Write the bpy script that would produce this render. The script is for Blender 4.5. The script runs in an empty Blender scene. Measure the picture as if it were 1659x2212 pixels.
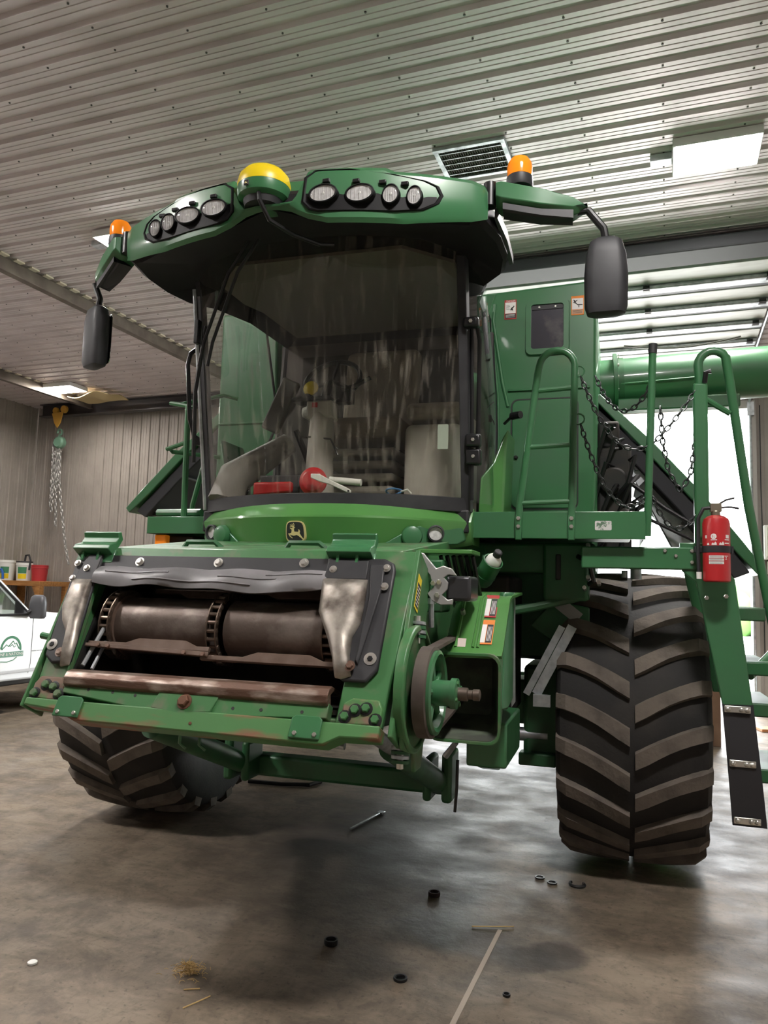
import bpy, bmesh, math, random
from mathutils import Vector, Matrix
random.seed(7)
S = bpy.context.scene
COL = S.collection
PI = math.pi

# ------------------------------------------------------------------ camera
F_PX = 1647.5
PITCH, ROLL, YAW = math.radians(5.75), math.radians(1.6), math.radians(20.47)
cam_d = bpy.data.cameras.new('camera')
cam = bpy.data.objects.new('camera', cam_d); COL.objects.link(cam)
fwd = Vector((-math.sin(YAW)*math.cos(PITCH), math.cos(YAW)*math.cos(PITCH), math.sin(PITCH)))
rgt = Vector((math.cos(YAW), math.sin(YAW), 0)); upv = rgt.cross(fwd)
r2 = rgt*math.cos(ROLL)+upv*math.sin(ROLL); u2 = upv*math.cos(ROLL)-rgt*math.sin(ROLL)
M = Matrix.Identity(4)
for i in range(3): M[i][0], M[i][1], M[i][2] = r2[i], u2[i], -fwd[i]
M[0][3], M[1][3], M[2][3] = 0, 0, 1.70
cam.matrix_world = M
cam_d.sensor_fit = 'VERTICAL'; cam_d.sensor_height = 24; cam_d.lens = F_PX/2212*24
cam_d.clip_end = 300; cam_d.clip_start = .05
S.camera = cam

# ------------------------------------------------------------------ light
SKY = 13.0          # overcast daylight outside the open door
LAMP = 180.0        # ceiling LED panels
S.view_settings.view_transform = 'Standard'; S.view_settings.look = 'None'
S.view_settings.gamma = 1; S.view_settings.use_curve_mapping = False
S.view_settings.exposure = 0.42
W = bpy.data.worlds.new('world'); S.world = W; W.use_nodes = True
wb = W.node_tree.nodes['Background']; wb.inputs[0].default_value = (.95, .97, 1, 1); wb.inputs[1].default_value = SKY
pl = bpy.data.lights.new('doorway_portal', 'AREA'); pl.shape = 'RECTANGLE'; pl.size = 5.1; pl.size_y = 4.6
pl.cycles.is_portal = True
po = bpy.data.objects.new('doorway_portal', pl); COL.objects.link(po); po.location = (-1.4, 13.05, 2.33); po.rotation_euler = (-PI/2, 0, 0)

# ------------------------------------------------------------------ materials
MATS = {}
def mat(name, col, rough=.5, metal=0, col2=None, scale=6, lo=.4, hi=.65, bump=0, bscale=40, coat=0, emit=None, stretch=None, rough2=None, detail=6, spec=None):
    if name in MATS: return MATS[name]
    m = bpy.data.materials.new(name); m.use_nodes = True; nt = m.node_tree; b = nt.nodes['Principled BSDF']
    b.inputs['Base Color'].default_value = (*col, 1); b.inputs['Roughness'].default_value = rough; b.inputs['Metallic'].default_value = metal
    if coat: b.inputs['Coat Weight'].default_value = coat; b.inputs['Coat Roughness'].default_value = .08
    if spec is not None: b.inputs['Specular IOR Level'].default_value = spec
    tc = nt.nodes.new('ShaderNodeTexCoord'); src = tc.outputs['Object']
    if stretch:
        mp = nt.nodes.new('ShaderNodeMapping'); mp.inputs['Scale'].default_value = stretch; nt.links.new(src, mp.inputs[0]); src = mp.outputs[0]
    if col2 or rough2 is not None:
        n = nt.nodes.new('ShaderNodeTexNoise'); n.inputs['Scale'].default_value = scale; n.inputs['Detail'].default_value = detail
        nt.links.new(src, n.inputs['Vector'])
        r = nt.nodes.new('ShaderNodeMapRange'); r.inputs[1].default_value = lo; r.inputs[2].default_value = hi; nt.links.new(n.outputs[0], r.inputs[0])
        if col2:
            mx = nt.nodes.new('ShaderNodeMix'); mx.data_type = 'RGBA'; mx.inputs[6].default_value = (*col, 1); mx.inputs[7].default_value = (*col2, 1)
            nt.links.new(r.outputs[0], mx.inputs[0]); nt.links.new(mx.outputs[2], b.inputs['Base Color'])
        if rough2 is not None:
            mr = nt.nodes.new('ShaderNodeMapRange'); mr.inputs[3].default_value = rough; mr.inputs[4].default_value = rough2
            nt.links.new(r.outputs[0], mr.inputs[0]); nt.links.new(mr.outputs[0], b.inputs['Roughness'])
    if bump:
        n2 = nt.nodes.new('ShaderNodeTexNoise'); n2.inputs['Scale'].default_value = bscale; n2.inputs['Detail'].default_value = 4; nt.links.new(src, n2.inputs['Vector'])
        bp = nt.nodes.new('ShaderNodeBump'); bp.inputs['Strength'].default_value = bump; bp.inputs['Distance'].default_value = .01
        nt.links.new(n2.outputs[0], bp.inputs['Height']); nt.links.new(bp.outputs[0], b.inputs['Normal'])
    if emit:
        b.inputs['Emission Color'].default_value = (*emit[0], 1); b.inputs['Emission Strength'].default_value = emit[1]
    MATS[name] = m; return m

def glassmat(name, tint, f0=1.45, rough=0.0, dust_glare=0.0):
    m = bpy.data.materials.new(name); m.use_nodes = True; nt = m.node_tree; nt.nodes.clear()
    o = nt.nodes.new('ShaderNodeOutputMaterial'); t = nt.nodes.new('ShaderNodeBsdfTransparent'); t.inputs[0].default_value = (*tint, 1)
    g = nt.nodes.new('ShaderNodeBsdfGlossy'); g.inputs['Roughness'].default_value = rough; g.inputs[0].default_value = (1, 1, 1, 1)
    fr = nt.nodes.new('ShaderNodeFresnel'); fr.inputs[0].default_value = f0
    mx = nt.nodes.new('ShaderNodeMixShader'); ge = nt.nodes.new('ShaderNodeNewGeometry'); sb = nt.nodes.new('ShaderNodeMath'); sb.operation = 'SUBTRACT'; sb.inputs[0].default_value = 1; nt.links.new(ge.outputs['Backfacing'], sb.inputs[1]); ml = nt.nodes.new('ShaderNodeMath'); ml.operation = 'MULTIPLY'; nt.links.new(fr.outputs[0], ml.inputs[0]); nt.links.new(sb.outputs[0], ml.inputs[1]); nt.links.new(ml.outputs[0], mx.inputs[0]); nt.links.new(t.outputs[0], mx.inputs[1]); nt.links.new(g.outputs[0], mx.inputs[2])
    out = mx
    if dust_glare:  # pale streaks: dust, with reflection haze painted in
        d = nt.nodes.new('ShaderNodeBsdfDiffuse'); d.inputs[0].default_value = (.55, .5, .42, 1)
        tc = nt.nodes.new('ShaderNodeTexCoord'); mp = nt.nodes.new('ShaderNodeMapping'); mp.inputs['Scale'].default_value = (22, 22, 1.6); nt.links.new(tc.outputs['Object'], mp.inputs[0])
        n = nt.nodes.new('ShaderNodeTexNoise'); n.inputs['Scale'].default_value = 1.6; n.inputs['Detail'].default_value = 5; nt.links.new(mp.outputs[0], n.inputs['Vector'])
        r = nt.nodes.new('ShaderNodeMapRange'); r.inputs[1].default_value = .52; r.inputs[2].default_value = .85; r.inputs[4].default_value = dust_glare; nt.links.new(n.outputs[0], r.inputs[0])
        m2 = nt.nodes.new('ShaderNodeMixShader'); nt.links.new(r.outputs[0], m2.inputs[0]); nt.links.new(mx.outputs[0], m2.inputs[1]); nt.links.new(d.outputs[0], m2.inputs[2]); out = m2
    nt.links.new(out.outputs[0], o.inputs[0]); MATS[name] = m; return m

GREEN = mat('green_paint', (.042, .168, .066), .32, 0, (.046, .152, .068), 3, coat=.35, rough2=.42)
GREEND = mat('dusty_green_paint', (.026, .125, .046), .45, 0, (.05, .09, .05), 5, lo=.45, hi=.8, rough2=.6)
GREENW = mat('worn_green_paint', (.055, .175, .062), .38, 0, (.15, .16, .10), 9, lo=.5, hi=.70, rough2=.55)
GREENB = mat('lit_green_paint', (.085, .25, .062), .28, 0, (.075, .225, .06), 3, coat=.3)  # lighter copy of the green, the bonnet's stronger light put into the colour
GREENR = mat('rubbed_green_paint', (.07, .20, .065), .45, 0, (.22, .10, .055), 5, lo=.50, hi=.60, stretch=(.55, 2, 2.4), rough2=.6)
BLACK = mat('black_plastic', (.018, .018, .021), .5, 0, (.03, .03, .033), 8, rough2=.6)
BLACKM = mat('black_steel', (.012, .012, .013), .35)
DARK = mat('grimy_dark', (.010, .010, .010), .7, 0, (.03, .024, .018), 6)
GREYP = mat('grey_rubber_flap', (.24, .23, .24), .42, 0, (.15, .145, .15), 5)
RUBBER = mat('tyre_rubber', (.016, .015, .015), .75, 0, (.035, .031, .027), 4, lo=.45, hi=.75, bump=.15, bscale=60)
LUG = mat('dusty_lug_rubber', (.15, .125, .105), .9, 0, (.075, .065, .056), 9, lo=.45, hi=.75, bump=.5, bscale=35)
STEEL = mat('worn_steel', (.46, .42, .37), .42, .8, (.12, .10, .085), 7, lo=.44, hi=.64, rough2=.6, bump=.35, bscale=12)
GALV = mat('galvanised_steel', (.55, .58, .60), .35, .85, (.38, .40, .42), 14, rough2=.5)
ZINC = mat('zinc_bolt', (.72, .70, .66), .3, .9)
RUST = mat('rusty_steel', (.15, .085, .06), .5, .45, (.42, .34, .29), 7, lo=.48, hi=.68, rough2=.35, bump=.2, stretch=(1, 3, 3))
DRUM = mat('polished_drum_steel', (.13, .10, .085), .48, .6, (.25, .21, .185), 7, lo=.5, hi=.7, rough2=.36, bump=.25, bscale=30)
SLAT = mat('brown_slat_steel', (.10, .062, .045), .6, .4, (.16, .11, .085), 8)
YEL = mat('yellow_plastic', (.80, .60, .01), .35)
YELR = mat('yellow_rim_paint', (.60, .42, .02), .45)
ORANGE = mat('amber_lens', (.95, .25, .01), .15, emit=((1, .28, .02), .12))
RED = mat('red_paint', (.50, .02, .025), .35, coat=.3)
REDP = mat('red_plastic', (.42, .012, .012), .45)
WHITE = mat('white_plastic', (.78, .78, .74), .45)
CREAM = mat('cream_ink', (.72, .60, .28), .5)
INKW = mat('white_ink', (.80, .78, .75), .6)
INKK = mat('black_ink', (.02, .02, .02), .6)
INKR = mat('red_ink', (.45, .03, .03), .6)
INKO = mat('orange_ink', (.75, .22, .02), .6)
INKY = mat('yellow_ink', (.80, .62, .03), .6)
INKG = mat('green_ink', (.05, .22, .11), .6)
CHROME = mat('lamp_reflector', (.95, .94, .93), .35, .1, (.72, .71, .70), 40)
CABGREY = mat('grey_cab_plastic', (.42, .39, .35), .55, 0, (.34, .31, .28), 4)
CABDARK = mat('dark_cab_trim', (.075, .062, .055), .7)
SEATM = mat('tan_seat_fabric', (.26, .21, .165), .85, bump=.2, bscale=120)
LINER = mat('cab_headliner', (.15, .135, .115), .9)
GLASS = glassmat('cab_glass', (.93, .93, .91), 1.50, 0, .24)  # windshield streaks raised to stand in for the hall's reflection
GLASS2 = glassmat('side_glass', (.90, .94, .92), 1.40, 0, .02)
LENS = glassmat('lamp_lens', (.9, .9, .9), 1.4)
MIRRORM = mat('mirror_glass', (.8, .8, .8), .03, 1)
WOODM = mat('pine_wood', (.42, .20, .06), .55, 0, (.30, .13, .035), 5, stretch=(1, 6, 6))
WOODB = mat('brown_board', (.20, .12, .075), .7, 0, (.15, .085, .05), 4)
TRUCKW = mat('white_truck_paint', (.83, .85, .87), .2, coat=.6)
STRAW = mat('dry_straw', (.55, .38, .16), .85)
CEIL = mat('ceiling_sheet_steel', (.68, .61, .615), .34, .25, (.575, .515, .52), 1.2, rough2=.5)
WALLM = mat('wall_sheet_steel', (.35, .315, .285), .5, .05, (.29, .26, .235), 1.5, rough2=.6)
WALLP = mat('plain_wall', (.50, .48, .45), .7)
DIRTYW = mat('door_section_skin', (.72, .72, .70), .45, 0, (.55, .54, .51), 3, stretch=(.6, 3, 3))
GRAVEL = mat('outside_gravel', (.55, .53, .50), .9, 0, (.42, .41, .38), 3)
HEDGE = mat('hedge_leaf', (.10, .25, .05), .8)

# concrete floor with tyre scuffs, oil stains, painted-in shade and uneven sheen
def concrete():
    m = bpy.data.materials.new('stained_concrete'); m.use_nodes = True; nt = m.node_tree; b = nt.nodes['Principled BSDF']; N = nt.nodes.new; L = nt.links.new
    tc = N('ShaderNodeTexCoord')
    def noise(scale, detail=6, sx=1, sy=1, rough=.55, dist=0):
        mp = N('ShaderNodeMapping'); mp.inputs['Scale'].default_value = (sx, sy, 1); L(tc.outputs['Object'], mp.inputs[0])
        n = N('ShaderNodeTexNoise'); n.inputs['Scale'].default_value = scale; n.inputs['Detail'].default_value = detail; n.inputs['Roughness'].default_value = rough; n.inputs['Distortion'].default_value = dist
        L(mp.outputs[0], n.inputs['Vector']); return n.outputs[0]
    def rng(v, a, c, lo=0, hi=1):
        r = N('ShaderNodeMapRange'); r.inputs[1].default_value = a; r.inputs[2].default_value = c; r.inputs[3].default_value = lo; r.inputs[4].default_value = hi; L(v, r.inputs[0]); return r.outputs[0]
    def mix(f, a, c):
        x = N('ShaderNodeMix'); x.data_type = 'RGBA'; L(f, x.inputs[0])
        (L(a, x.inputs[6]) if hasattr(a, 'links') else setattr(x.inputs[6], 'default_value', (*a, 1)))
        (L(c, x.inputs[7]) if hasattr(c, 'links') else setattr(x.inputs[7], 'default_value', (*c, 1)))
        return x.outputs[2]
    c = mix(rng(noise(.7, 8), .38, .66), (0.2628, 0.2112, 0.157), (0.1825, 0.1441, 0.1066))
    c = mix(rng(noise(3.2, 9, 1, 1.6, .68, .6), .45, .70, 0, .80), c, (0.1022, 0.07924, 0.05889))
    c = mix(rng(noise(7.5, 9, 1.4, 1, .7, 1.2), .52, .74, 0, .6), c, (0.07299, 0.05651, 0.04262))
    c = mix(rng(noise(1.3, 7, 1, 1, .6, .8), .52, .74, 0, .60), c, (0.06204, 0.04807, 0.03701))
    c = mix(rng(noise(9, 6, .5, 1.6, .6), .52, .85, 0, .5), c, (0.3649, 0.2988, 0.2244))
    c = mix(rng(noise(34, 3), .60, .70, 0, .5), c, (0.05109, 0.03898, 0.03085))
    # scuffs: short dragged marks in two directions
    for sx, sy, am in ((9, 2.2, .10), (2, 7, .05)):
        c = mix(rng(noise(1.0, 7, sx, sy, .62, 1.5), .56, .70, 0, am+.15), c, (0.05702, 0.0454, 0.03561))
    c = mix(rng(noise(2.2, 9, 1, 1, .72, .3), .50, .62, 0, .6), c, (0.08237, 0.06452, 0.05008))
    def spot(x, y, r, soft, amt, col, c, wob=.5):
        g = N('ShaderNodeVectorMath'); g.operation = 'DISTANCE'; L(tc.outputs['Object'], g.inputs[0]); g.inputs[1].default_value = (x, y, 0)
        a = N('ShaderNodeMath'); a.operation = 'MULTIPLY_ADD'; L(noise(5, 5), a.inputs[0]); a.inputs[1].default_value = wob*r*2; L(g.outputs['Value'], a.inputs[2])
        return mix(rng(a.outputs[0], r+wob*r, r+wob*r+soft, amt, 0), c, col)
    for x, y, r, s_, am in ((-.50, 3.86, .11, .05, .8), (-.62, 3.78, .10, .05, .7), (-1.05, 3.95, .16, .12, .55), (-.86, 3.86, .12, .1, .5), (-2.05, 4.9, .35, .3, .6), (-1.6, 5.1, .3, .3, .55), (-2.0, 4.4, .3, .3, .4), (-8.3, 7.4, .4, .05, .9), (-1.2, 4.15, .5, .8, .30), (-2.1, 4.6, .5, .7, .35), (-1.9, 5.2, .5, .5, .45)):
        c = spot(x, y, r, s_, am, (.042, .034, .028), c)  # broad soft spots paint in shade below and before the machine
    b.inputs['Specular IOR Level'].default_value = .26
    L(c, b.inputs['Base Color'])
    L(rng(noise(2.4, 7, 1, 1.3), .35, .7, .42, .68), b.inputs['Roughness'])
    bp = N('ShaderNodeBump'); bp.inputs['Strength'].default_value = .22; bp.inputs['Distance'].default_value = .012
    L(noise(14, 8, 1, 1, .7), bp.inputs['Height']); L(bp.outputs[0], b.inputs['Normal'])
    return m
CONC = concrete()

# ------------------------------------------------------------------ mesh builder
def V(*a): return Vector(a if len(a) == 3 else a[0])
class G:
    def __init__(s): s.v = []; s.f = []
    def add(s, vs, fs):
        o = len(s.v); s.v += [tuple(p) for p in vs]; s.f += [tuple(i+o for i in f) for f in fs]; return s
    def box(s, c, d, R=None):
        h = [x/2 for x in d]; vs = []
        for z in (-1, 1):
            for y in (-1, 1):
                for x in (-1, 1):
                    p = Vector((x*h[0], y*h[1], z*h[2]))
                    if R: p = R @ p
                    vs.append(p+Vector(c))
        return s.add(vs, [(0, 2, 3, 1), (4, 5, 7, 6), (0, 1, 5, 4), (2, 6, 7, 3), (0, 4, 6, 2), (1, 3, 7, 5)])
    def b2(s, x0, x1, y0, y1, z0, z1): return s.box(((x0+x1)/2, (y0+y1)/2, (z0+z1)/2), (abs(x1-x0), abs(y1-y0), abs(z1-z0)))
    def prism(s, poly, fn, a, b):
        """poly: list of (u,v); fn(u,v,w) -> point; extrude w from a to b"""
        n = len(poly)
        vs = [fn(u, v, a) for u, v in poly]+[fn(u, v, b) for u, v in poly]
        return s.add(vs, [tuple(range(n))[::-1], tuple(range(n, 2*n))]+[(i, (i+1) % n, n+(i+1) % n, n+i) for i in range(n)])
    def loft(s, secs, closed=True, cap=True):
        n = len(secs[0]); vs = [p for q in secs for p in q]; fs = []
        for i in range(len(secs)-1):
            for j in range(n if closed else n-1):
                k = (j+1) % n; fs.append((i*n+j, i*n+k, (i+1)*n+k, (i+1)*n+j))
        if cap and closed: fs += [tuple(range(n))[::-1], tuple(range((len(secs)-1)*n, len(secs)*n))]
        return s.add(vs, fs)
    def tube(s, path, r, n=8, closed=False, cap=True):
        P = [Vector(p) for p in path]; m = len(P); rr = r if isinstance(r, (list, tuple)) else [r]*m
        T = []
        for i in range(m):
            a = P[i-1] if (i or closed) else P[i]; c = P[(i+1) % m] if (i < m-1 or closed) else P[i]
            T.append((c-a).normalized())
        u = T[0].cross(Vector((0, 0, 1)) if abs(T[0].z) < .9 else Vector((1, 0, 0))).normalized(); secs = []
        for i in range(m):
            u = (u-T[i]*u.dot(T[i])).normalized(); w = T[i].cross(u)
            secs.append([P[i]+(u*math.cos(2*PI*k/n)+w*math.sin(2*PI*k/n))*rr[i] for k in range(n)])
        if closed: secs.append(secs[0]); cap = False
        return s.loft(secs, True, cap)
    def cyl(s, a, b, r, n=16, r2=None): return s.tube([a, b], [r, r if r2 is None else r2], n)
    def lathe(s, prof, o, ax, n=24, cap=True):
        ax = Vector(ax).normalized(); u = ax.cross(Vector((0, 0, 1)) if abs(ax.z) < .9 else Vector((1, 0, 0))).normalized(); w = ax.cross(u); o = Vector(o)
        return s.loft([[o+ax*h+(u*math.cos(2*PI*k/n)+w*math.sin(2*PI*k/n))*r for k in range(n)] for r, h in prof], True, cap)
    def ball(s, c, r, sc=(1, 1, 1), n=16, m=10):
        c = Vector(c); vs = []
        for i in range(m+1):
            t = PI*i/m
            for k in range(n):
                p = 2*PI*k/n; vs.append(c+Vector((r*sc[0]*math.sin(t)*math.cos(p), r*sc[1]*math.sin(t)*math.sin(p), r*sc[2]*math.cos(t))))
        return s.add(vs, [(i*n+k, (i+1)*n+k, (i+1)*n+(k+1) % n, i*n+(k+1) % n) for i in range(m) for k in range(n)])
    def grid(s, fn, nu, nv, thick=None):
        """surface fn(u,v) u,v in 0..1; thick: offset vector fn or Vector for back face"""
        vs = [Vector(fn(i/nu, j/nv)) for j in range(nv+1) for i in range(nu+1)]; q = nu+1
        fs = [(j*q+i, j*q+i+1, (j+1)*q+i+1, (j+1)*q+i) for j in range(nv) for i in range(nu)]
        if thick is not None:
            k = len(vs); vs2 = [p+Vector(thick) for p in vs]; fs2 = [tuple(x+k for x in f[::-1]) for f in fs]; rim = []
            b = [i for i in range(q)]+[j*q+nu for j in range(1, nv+1)]+[nv*q+i for i in range(nu-1, -1, -1)]+[j*q for j in range(nv-1, 0, -1)]
            for i in range(len(b)): c, d = b[i], b[(i+1) % len(b)]; rim.append((d, c, c+k, d+k))
            vs += vs2; fs += fs2+rim
        return s.add(vs, fs)
    def mesh(s, name, m, smooth=35):
        me = bpy.data.meshes.new(name); me.from_pydata(s.v, [], s.f)
        bm = bmesh.new(); bm.from_mesh(me); bmesh.ops.remove_doubles(bm, verts=bm.verts, dist=1e-5); bmesh.ops.recalc_face_normals(bm, faces=bm.faces); bm.to_mesh(me); bm.free()
        me.materials.append(m)
        if smooth: me.shade_smooth(); me.set_sharp_from_angle(angle=math.radians(smooth))
        return me
    def obj(s, name, m, parent=None, smooth=35, bevel=0, seg=2):
        o = bpy.data.objects.new(name, s.mesh(name, m, smooth)); COL.objects.link(o)
        if parent is not None: o.parent = parent
        if bevel:
            md = o.modifiers.new('bevel', 'BEVEL'); md.width = bevel; md.segments = seg; md.limit_method = 'ANGLE'; md.angle_limit = math.radians(38); md.harden_normals = False
        return o
def inst(me, name, parent, loc=(0, 0, 0), rot=(0, 0, 0), scale=(1, 1, 1)):
    o = bpy.data.objects.new(name, me); COL.objects.link(o); o.parent = parent; o.location = loc; o.rotation_euler = rot; o.scale = scale; return o
def tag(o, label=None, cat=None, group=None, kind=None):
    if label: o['label'] = label
    if cat: o['category'] = cat
    if group: o['group'] = group
    if kind: o['kind'] = kind
    return o
def empty(name, loc=(0, 0, 0), rz=0):
    o = bpy.data.objects.new(name, None); COL.objects.link(o); o.location = loc; o.rotation_euler = (0, 0, rz); o.empty_display_size = .1; return o
def text_g(txt, size, fn, depth=.0015):
    """flat lettering as thin mesh; fn(u,v,w)->point, text centred on u=v=0"""
    cu = bpy.data.curves.new('t', 'FONT'); cu.body = txt; cu.size = size; cu.align_x = 'CENTER'; cu.align_y = 'CENTER'; cu.resolution_u = 2; cu.extrude = depth/2
    o = bpy.data.objects.new('t', cu); COL.objects.link(o); dg = bpy.context.evaluated_depsgraph_get(); me = o.evaluated_get(dg).to_mesh()
    g = G(); g.add([fn(v.co.x, v.co.y, v.co.z) for v in me.vertices], [tuple(p.vertices) for p in me.polygons])
    bpy.data.objects.remove(o); bpy.data.curves.remove(cu); return g
def rrect(x0, x1, z0, z1, r, n=4):
    out = []
    for cx, cz, a in ((x1-r, z1-r, 0), (x0+r, z1-r, 90), (x0+r, z0+r, 180), (x1-r, z0+r, 270)):
        for k in range(n+1): t = math.radians(a+90*k/n); out.append((cx+r*math.cos(t), cz+r*math.sin(t)))
    return out
def arc(c, r, a0, a1, n, ux, uz):
    c = Vector(c); ux = Vector(ux); uz = Vector(uz)
    return [c+ux*(r*math.cos(math.radians(a0+(a1-a0)*k/n)))+uz*(r*math.sin(math.radians(a0+(a1-a0)*k/n))) for k in range(n+1)]
FX = lambda y: (lambda u, v, w: (u, y-w, v))       # decal plane facing the front, w outwards
def lerp(a, b, t): return a+(b-a)*t
def interp(tab, x):
    for (x0, y0), (x1, y1) in zip(tab, tab[1:]):
        if x <= x1: return lerp(y0, y1, max(0, (x-x0)/(x1-x0)))
    return tab[-1][1]

# ================================================================== THE HALL
ZC = 5.50; XL, XR, YB, YF = -13.1, 5.6, 12.95, -6.5
DX0, DX1, DZ = -3.95, 1.20, 4.66
g = G(); g.b2(XL-.3, XR+.3, YF-.3, YB+.3, -.2, 0)
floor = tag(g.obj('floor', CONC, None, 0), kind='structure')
# sawn control joint filled with dust
g = G(); g.b2(-.822, -.80, 2.2, 4.02, -.004, .0012); tag(g.obj('floor_joint', mat('joint_dust', (.46, .40, .33), .9), floor, 0))
def sheet(length, width, flip=1, pitch=.2286, depth=.022, pan=False):
    """ribbed steel sheet lying in XY (ribs along X), face towards -Z, thickness behind"""
    prof = []; n = round(width/pitch)
    for k in range(n):
        y = k*pitch
        if pan:
            prof += [(y, .032), (y+.044, .032), (y+.047, .026), (y+.053, .026), (y+.056, .032), (y+.096, .032), (y+.099, .026), (y+.105, .026), (y+.108, .032), (y+.146, .032), (y+.160, 0), (y+.2146, 0)]; continue
        prof += [(y, 0), (y+.052, 0), (y+.056, .004), (y+.066, .004), (y+.070, 0), (y+.122, 0), (y+.126, .004), (y+.136, .004), (y+.140, 0), (y+.178, 0), (y+.188, depth), (y+.214, depth), (y+.2246, 0)]
    prof.append((n*pitch, .032 if pan else 0)); g = G()
    secs = [[(x, y, -z) for y, z in prof]+[(x, prof[-1][0], .01), (x, 0, .01)] for x in (0, length)]
    g.loft(secs, True, True); return g
g = G(); g.b2(XL-.3, XR+.3, YF-.3, YB+.3, ZC+.011, ZC+.2)
ceiling = tag(g.obj('ceiling', WALLP, None, 0), kind='structure')
me = sheet(XR-XL, .9144, pan=True).mesh('ceiling_panel', CEIL, 0)
y = YB-.9144
while y > YF-.9: inst(me, 'ceiling_panel', ceiling, (XL, y, ZC)); y -= .9144
g = G(); hexa = [(math.cos(PI/3*k), math.sin(PI/3*k)) for k in range(6)]
x = -1.22
rows = [-1.22+.6096*k for k in range(-18, 8)]
for x in rows:
    yy = YB
    while yy > 1.5:
        yy -= .2286
        g.prism(hexa, lambda u, v, w, x=x, yy=yy: (x+u*.008, yy+.025+v*.008, ZC-.032-w), 0, .007)
tag(g.obj('ceiling_screws', mat('screw_head', (.10, .095, .09), .5, .6), ceiling, 0), kind='stuff')
# walls
def wall(name, x0, x1, z0, z1, axis):
    """axis 'Y': wall plane at YB facing -Y ; 'X': left wall facing +X ; z from z0 to z1"""
    g = G()
    if axis == 'Y': g.b2(x0, x1, YB+.011, YB+.2, z0, z1)
    else: g.b2(XL-.2, XL-.011, x0, x1, z0, z1)
    o = tag(g.obj(name, WALLP, None, 0), kind='structure')
    me = sheet(z1-z0, .9144).mesh('wall_panel', WALLM, 0)
    n = int((x1-x0)/.9144)
    for k in range(n+1):
        L = min(.9144, x1-x0-k*.9144)
        if L < .2: continue
        m2 = me if L > .91 else sheet(z1-z0, round(L/.2286)*.2286).mesh('wall_panel', WALLM, 0)
        # sheet: ribs along local X -> world Z ; face (-Z local) -> towards room
        p = bpy.data.objects.new('wall_panel', m2); COL.objects.link(p); p.parent = o
        if axis == 'Y': R = Matrix(((0, -1, 0), (0, 0, 1), (1, 0, 0))); loc = (x1-k*.9144, YB, z0)
        else: R = Matrix(((0, 0, -1), (0, -1, 0), (1, 0, 0))); loc = (XL, x1-k*.9144, z0)
        p.matrix_basis = Matrix.Translation(loc) @ R.to_4x4()
    return o
wall('wall_back', XL, DX0, 0, ZC, 'Y')
wall('wall_back_end', DX1+.10, XR, 0, ZC, 'Y')
wall('wall_above_door', DX0, DX1+.10, DZ+.12, ZC, 'Y')
wall('wall_left', YF, YB, 0, ZC, 'X')
g = G(); g.b2(XR, XR+.2, YF, YB, 0, ZC); tag(g.obj('wall_right', WALLP, None, 0), kind='structure')
g = G(); g.b2(XL, XR, YF-.2, YF, 0, ZC); tag(g.obj('wall_front', WALLP, None, 0), kind='structure')
# base flashing / stained lower band
g = G(); g.b2(XL, DX0, YB-.03, YB-.0225, 0, .18); tag(g.obj('baseboard_back', mat('base_flashing', (.30, .29, .27), .6), None, 0), kind='structure')
g = G(); g.b2(XL+.0225, XL+.03, YF, YB, 0, .18); tag(g.obj('baseboard_left', MATS['base_flashing'], None, 0), kind='structure')
# door frame
FR = mat('door_frame_steel', (.42, .40, .37), .5, .3)
g = G(); g.b2(DX0-.05, DX1+.10, YB-.06, YB+.2, DZ, DZ+.13); g.b2(DX1, DX1+.1, YB-.06, YB+.2, 0, DZ); g.b2(DX0-.05, DX0, YB-.06, YB+.2, 0, DZ)
d1 = tag(g.obj('door_1', FR, None, 0, .006), kind='structure')
g = G(); g.tube([(DX1+.02, YB-.10, .1), (DX1+.02, YB-.10, DZ+.25), (DX1+.02, YB-.25, DZ+.50), (DX1+.02, YB-.55, DZ+.62), (DX1+.02, 8.5, DZ+.66)], .022, 8); g.obj('track', GALV, d1)
g = G(); g.tube([(DX0+.02, YB-.10, .1), (DX0+.02, YB-.10, DZ+.25), (DX0+.02, YB-.25, DZ+.50), (DX0+.02, YB-.55, DZ+.62), (DX0+.02, 8.5, DZ+.66)], .022, 8); g.obj('track', GALV, d1)
g = G(); g.tube([(DX1+.16, YB-.05, 4.7), (DX1+.155, YB-.05, 3.4), (DX1+.165, YB-.05, 2.6), (DX1+.16, YB-.05, .6)], .009, 6); g.obj('conduit', BLACKM, d1)
g = G(); g.box((DX1+.03, YB-.09, DZ-.02), (.10, .06, .22)); g.obj('track_bracket', GALV, d1, 0, .004)
# the overhead door itself, rolled up flat beneath the ceiling: each section is a piece
od = empty('overhead_door', (0, 0, 0)); tag(od, 'white sectional overhead door rolled up flat beneath the ceiling', 'door')
zD = DZ+.60
ys = [8.60, 9.36, 10.12, 10.88, 11.62]
for k, y in enumerate(ys):
    g = G(); g.b2(DX0+.08, DX1-.02, y, y+.52, zD, zD+.045); sec = g.obj('door_section', DIRTYW, od, 0, .006)
    g = G(); g.b2(DX0+.08, DX1-.02, y+.34, y+.52, zD-.06, zD-.001); g.obj('stiffener', GALV, sec, 0, .025, 3)
    for x in (DX0+.3, -2.6, -1.4, -.2, DX1-.12):
        g = G(); g.b2(x-.04, x+.04, y+.30, y+.40, zD-.072, zD-.061); g.cyl((x-.035, y+.33, zD-.05), (x+.035, y+.33, zD-.05), .03, 8); g.obj('hinge', BLACKM, sec, 0)
    g = G(); g.b2(DX0+.08, DX1-.02, y+.525, y+.755, zD+.01, zD+.04); g.obj('section_joint', mat('dark_section_edge', (.07, .075, .08), .5), sec, 0)
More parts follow.
